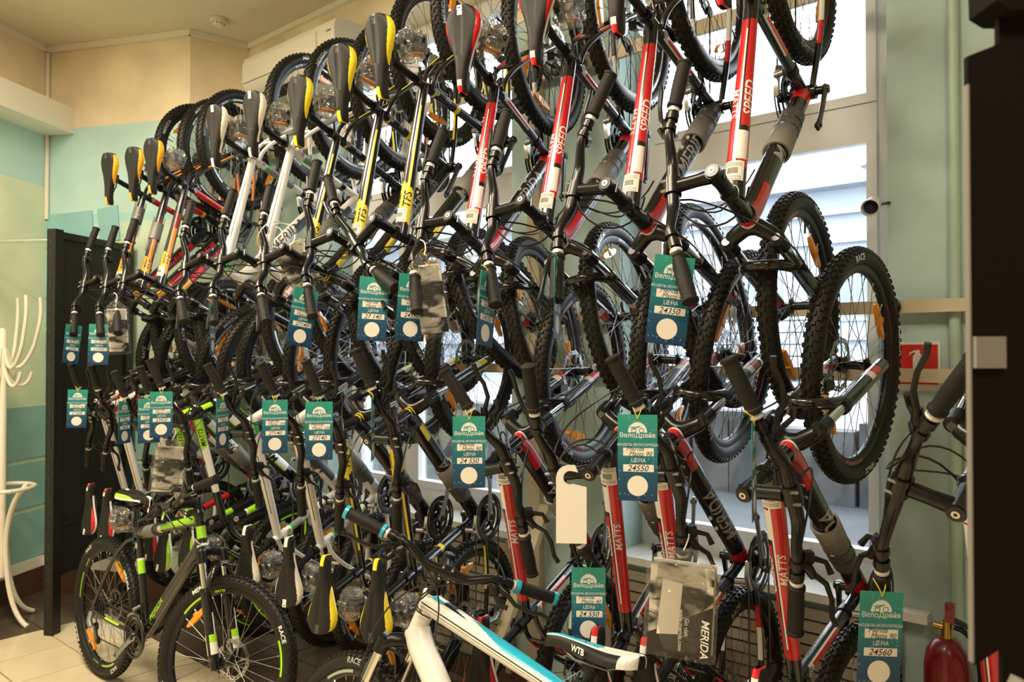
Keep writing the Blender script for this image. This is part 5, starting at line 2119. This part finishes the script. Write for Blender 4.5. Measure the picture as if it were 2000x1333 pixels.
ob('cylinder', MB().lathe([(0, 0), (0.058, 0.0), (0.063, 0.012), (0.063, 0.44), (0.055, 0.485), (0.035, 0.515), (0.022, 0.525), (0, 0.525)], 'extinguisher_red', 32, axis='z').mesh('cylinder'), e)
ob('paper_label', MB().lathe([(0.0634, 0.12), (0.0634, 0.36)], 'paper', 16, axis='z', a0=R(190), a1=R(300)).mesh('paper_label'), e)
lbm = MB()
for q in range(9):
    lbm.lathe([(0.0638, 0.145 + 0.022 * q), (0.0638, 0.152 + 0.022 * q)], 'grey_ink' if q != 3 else 'sign_red', 12, axis='z', a0=R(198), a1=R(290))
ob('label_print', lbm.mesh('label_print'), e)
ob('valve', MB().tube([(0, 0, 0.52), (0, 0, 0.575)], [0.018, 0.014], 'brass', 12).tube([(0, 0, 0.555), (-0.035, -0.01, 0.56)], 0.011, 'brass', 10).mesh('valve'), e)
ob('handle', MB().box((0.01, 0, 0.60), (0.026, 0.022, 0.06), 'extinguisher_red').box((0.03, 0, 0.578), (0.07, 0.02, 0.012), 'post_black', Matrix.Rotation(R(20), 3, 'Y')).mesh('handle'), e)
ob('hose', MB().tube(bez((0.02, 0, 0.56), (0.10, 0, 0.56), (0.10, 0, 0.40), (0.072, -0.01, 0.22), 12), 0.008, 'black_plastic', 8).mesh('hose'), e)
ob('wall_bracket', MB().bbox((-0.058, 0.03, 0.30), (-0.03, 0.126, 0.34), 'post_black').mesh('wall_bracket'), e)
tag(e, 'dark red fire extinguisher on the wall below the fire sign', 'fire extinguisher')
e = bpy.data.objects.new('security_camera', None)
COL.objects.link(e)
Pc = Vector((-0.705, -0.06, 2.085))
q4 = (CAM + Vector((-0.35, 0, -0.35)) - Pc).to_track_quat('-Y', 'Z').to_matrix().to_4x4()
e.matrix_basis = Matrix.Translation(Pc) @ q4
ob('housing', MB().lathe([(0.0, 0.06), (0.020, 0.06), (0.026, 0.05), (0.028, -0.045), (0.026, -0.045), (0.024, -0.02), (0, -0.02)], 'tag_white', 28).mesh('housing'), e)
ob('lens', MB().lathe([(0.0, -0.026), (0.010, -0.026), (0.012, -0.021), (0.023, -0.021)], 'ink', 20).mesh('lens'), e)
ob('arm', MB().tube([(0.0, 0.03, 0), (0.028, 0.035, 0.0), (0.05, 0.05, 0.0)], 0.005, 'dark_steel', 8).mesh('arm'), e)
tag(e, 'small white cylindrical security camera at the window edge', 'camera')

# dark upright of a display stand right beside the camera
mat('stand_brown', (0.0045, 0.003, 0.0022), 0.8, spec=0.15)
mat('edge_pale', (0.20, 0.185, 0.17), 0.6)
rv = Vector((math.sin(YAW), math.cos(YAW), 0))
fv = Vector((-math.cos(YAW), math.sin(YAW), 0))
o0 = CAM + fv * 0.85
o0.z = 0
e = bpy.data.objects.new('display_stand', None)
COL.objects.link(e)
e.matrix_basis = Matrix(((rv.x, fv.x, 0, o0.x), (rv.y, fv.y, 0, o0.y), (0, 0, 1, 0), (0, 0, 0, 1)))
xl = 0.512
ob('upright', MB().prism([(xl + 0.032, 0.0), (0.80, 0.0), (0.80, 2.6), (xl + 0.034, 2.6), (xl + 0.034, 1.948), (xl + 0.030, 1.944), (xl - 0.001, 1.932), (xl + 0.0005, 1.252), (xl + 0.032, 1.272)], 0.008, 'stand_brown').mesh('upright'), e)
ob('edge_strip', MB().bbox((xl - 0.002, -0.005, 1.255), (xl, 0.003, 1.90), 'edge_pale').mesh('edge_strip'), e)
ob('lit_hole_block', MB().bbox((xl + 0.001, -0.012, 1.582), (xl + 0.034, -0.0045, 1.617), 'edge_pale').mesh('lit_hole_block'), e)  # pale block added in place of a square hole onto the lit background
ob('top_block', MB().prism([(xl + 0.018, 1.985), (xl + 0.034, 1.975), (xl + 0.2, 1.975), (xl + 0.2, 2.6), (xl + 0.008, 2.6)], 0.05, 'stand_brown').mesh('top_block'), e)
ob('pale_corner', MB().prism([(xl + 0.003, 1.19), (xl + 0.040, 1.19), (xl + 0.040, 1.246), (xl + 0.030, 1.250)], 0.02, 'edge_pale', Matrix.Translation((0, -0.03, 0))).mesh('pale_corner'), e)
tag(e, 'dark brown upright of a shop stand with a pale edge strip', 'stand')
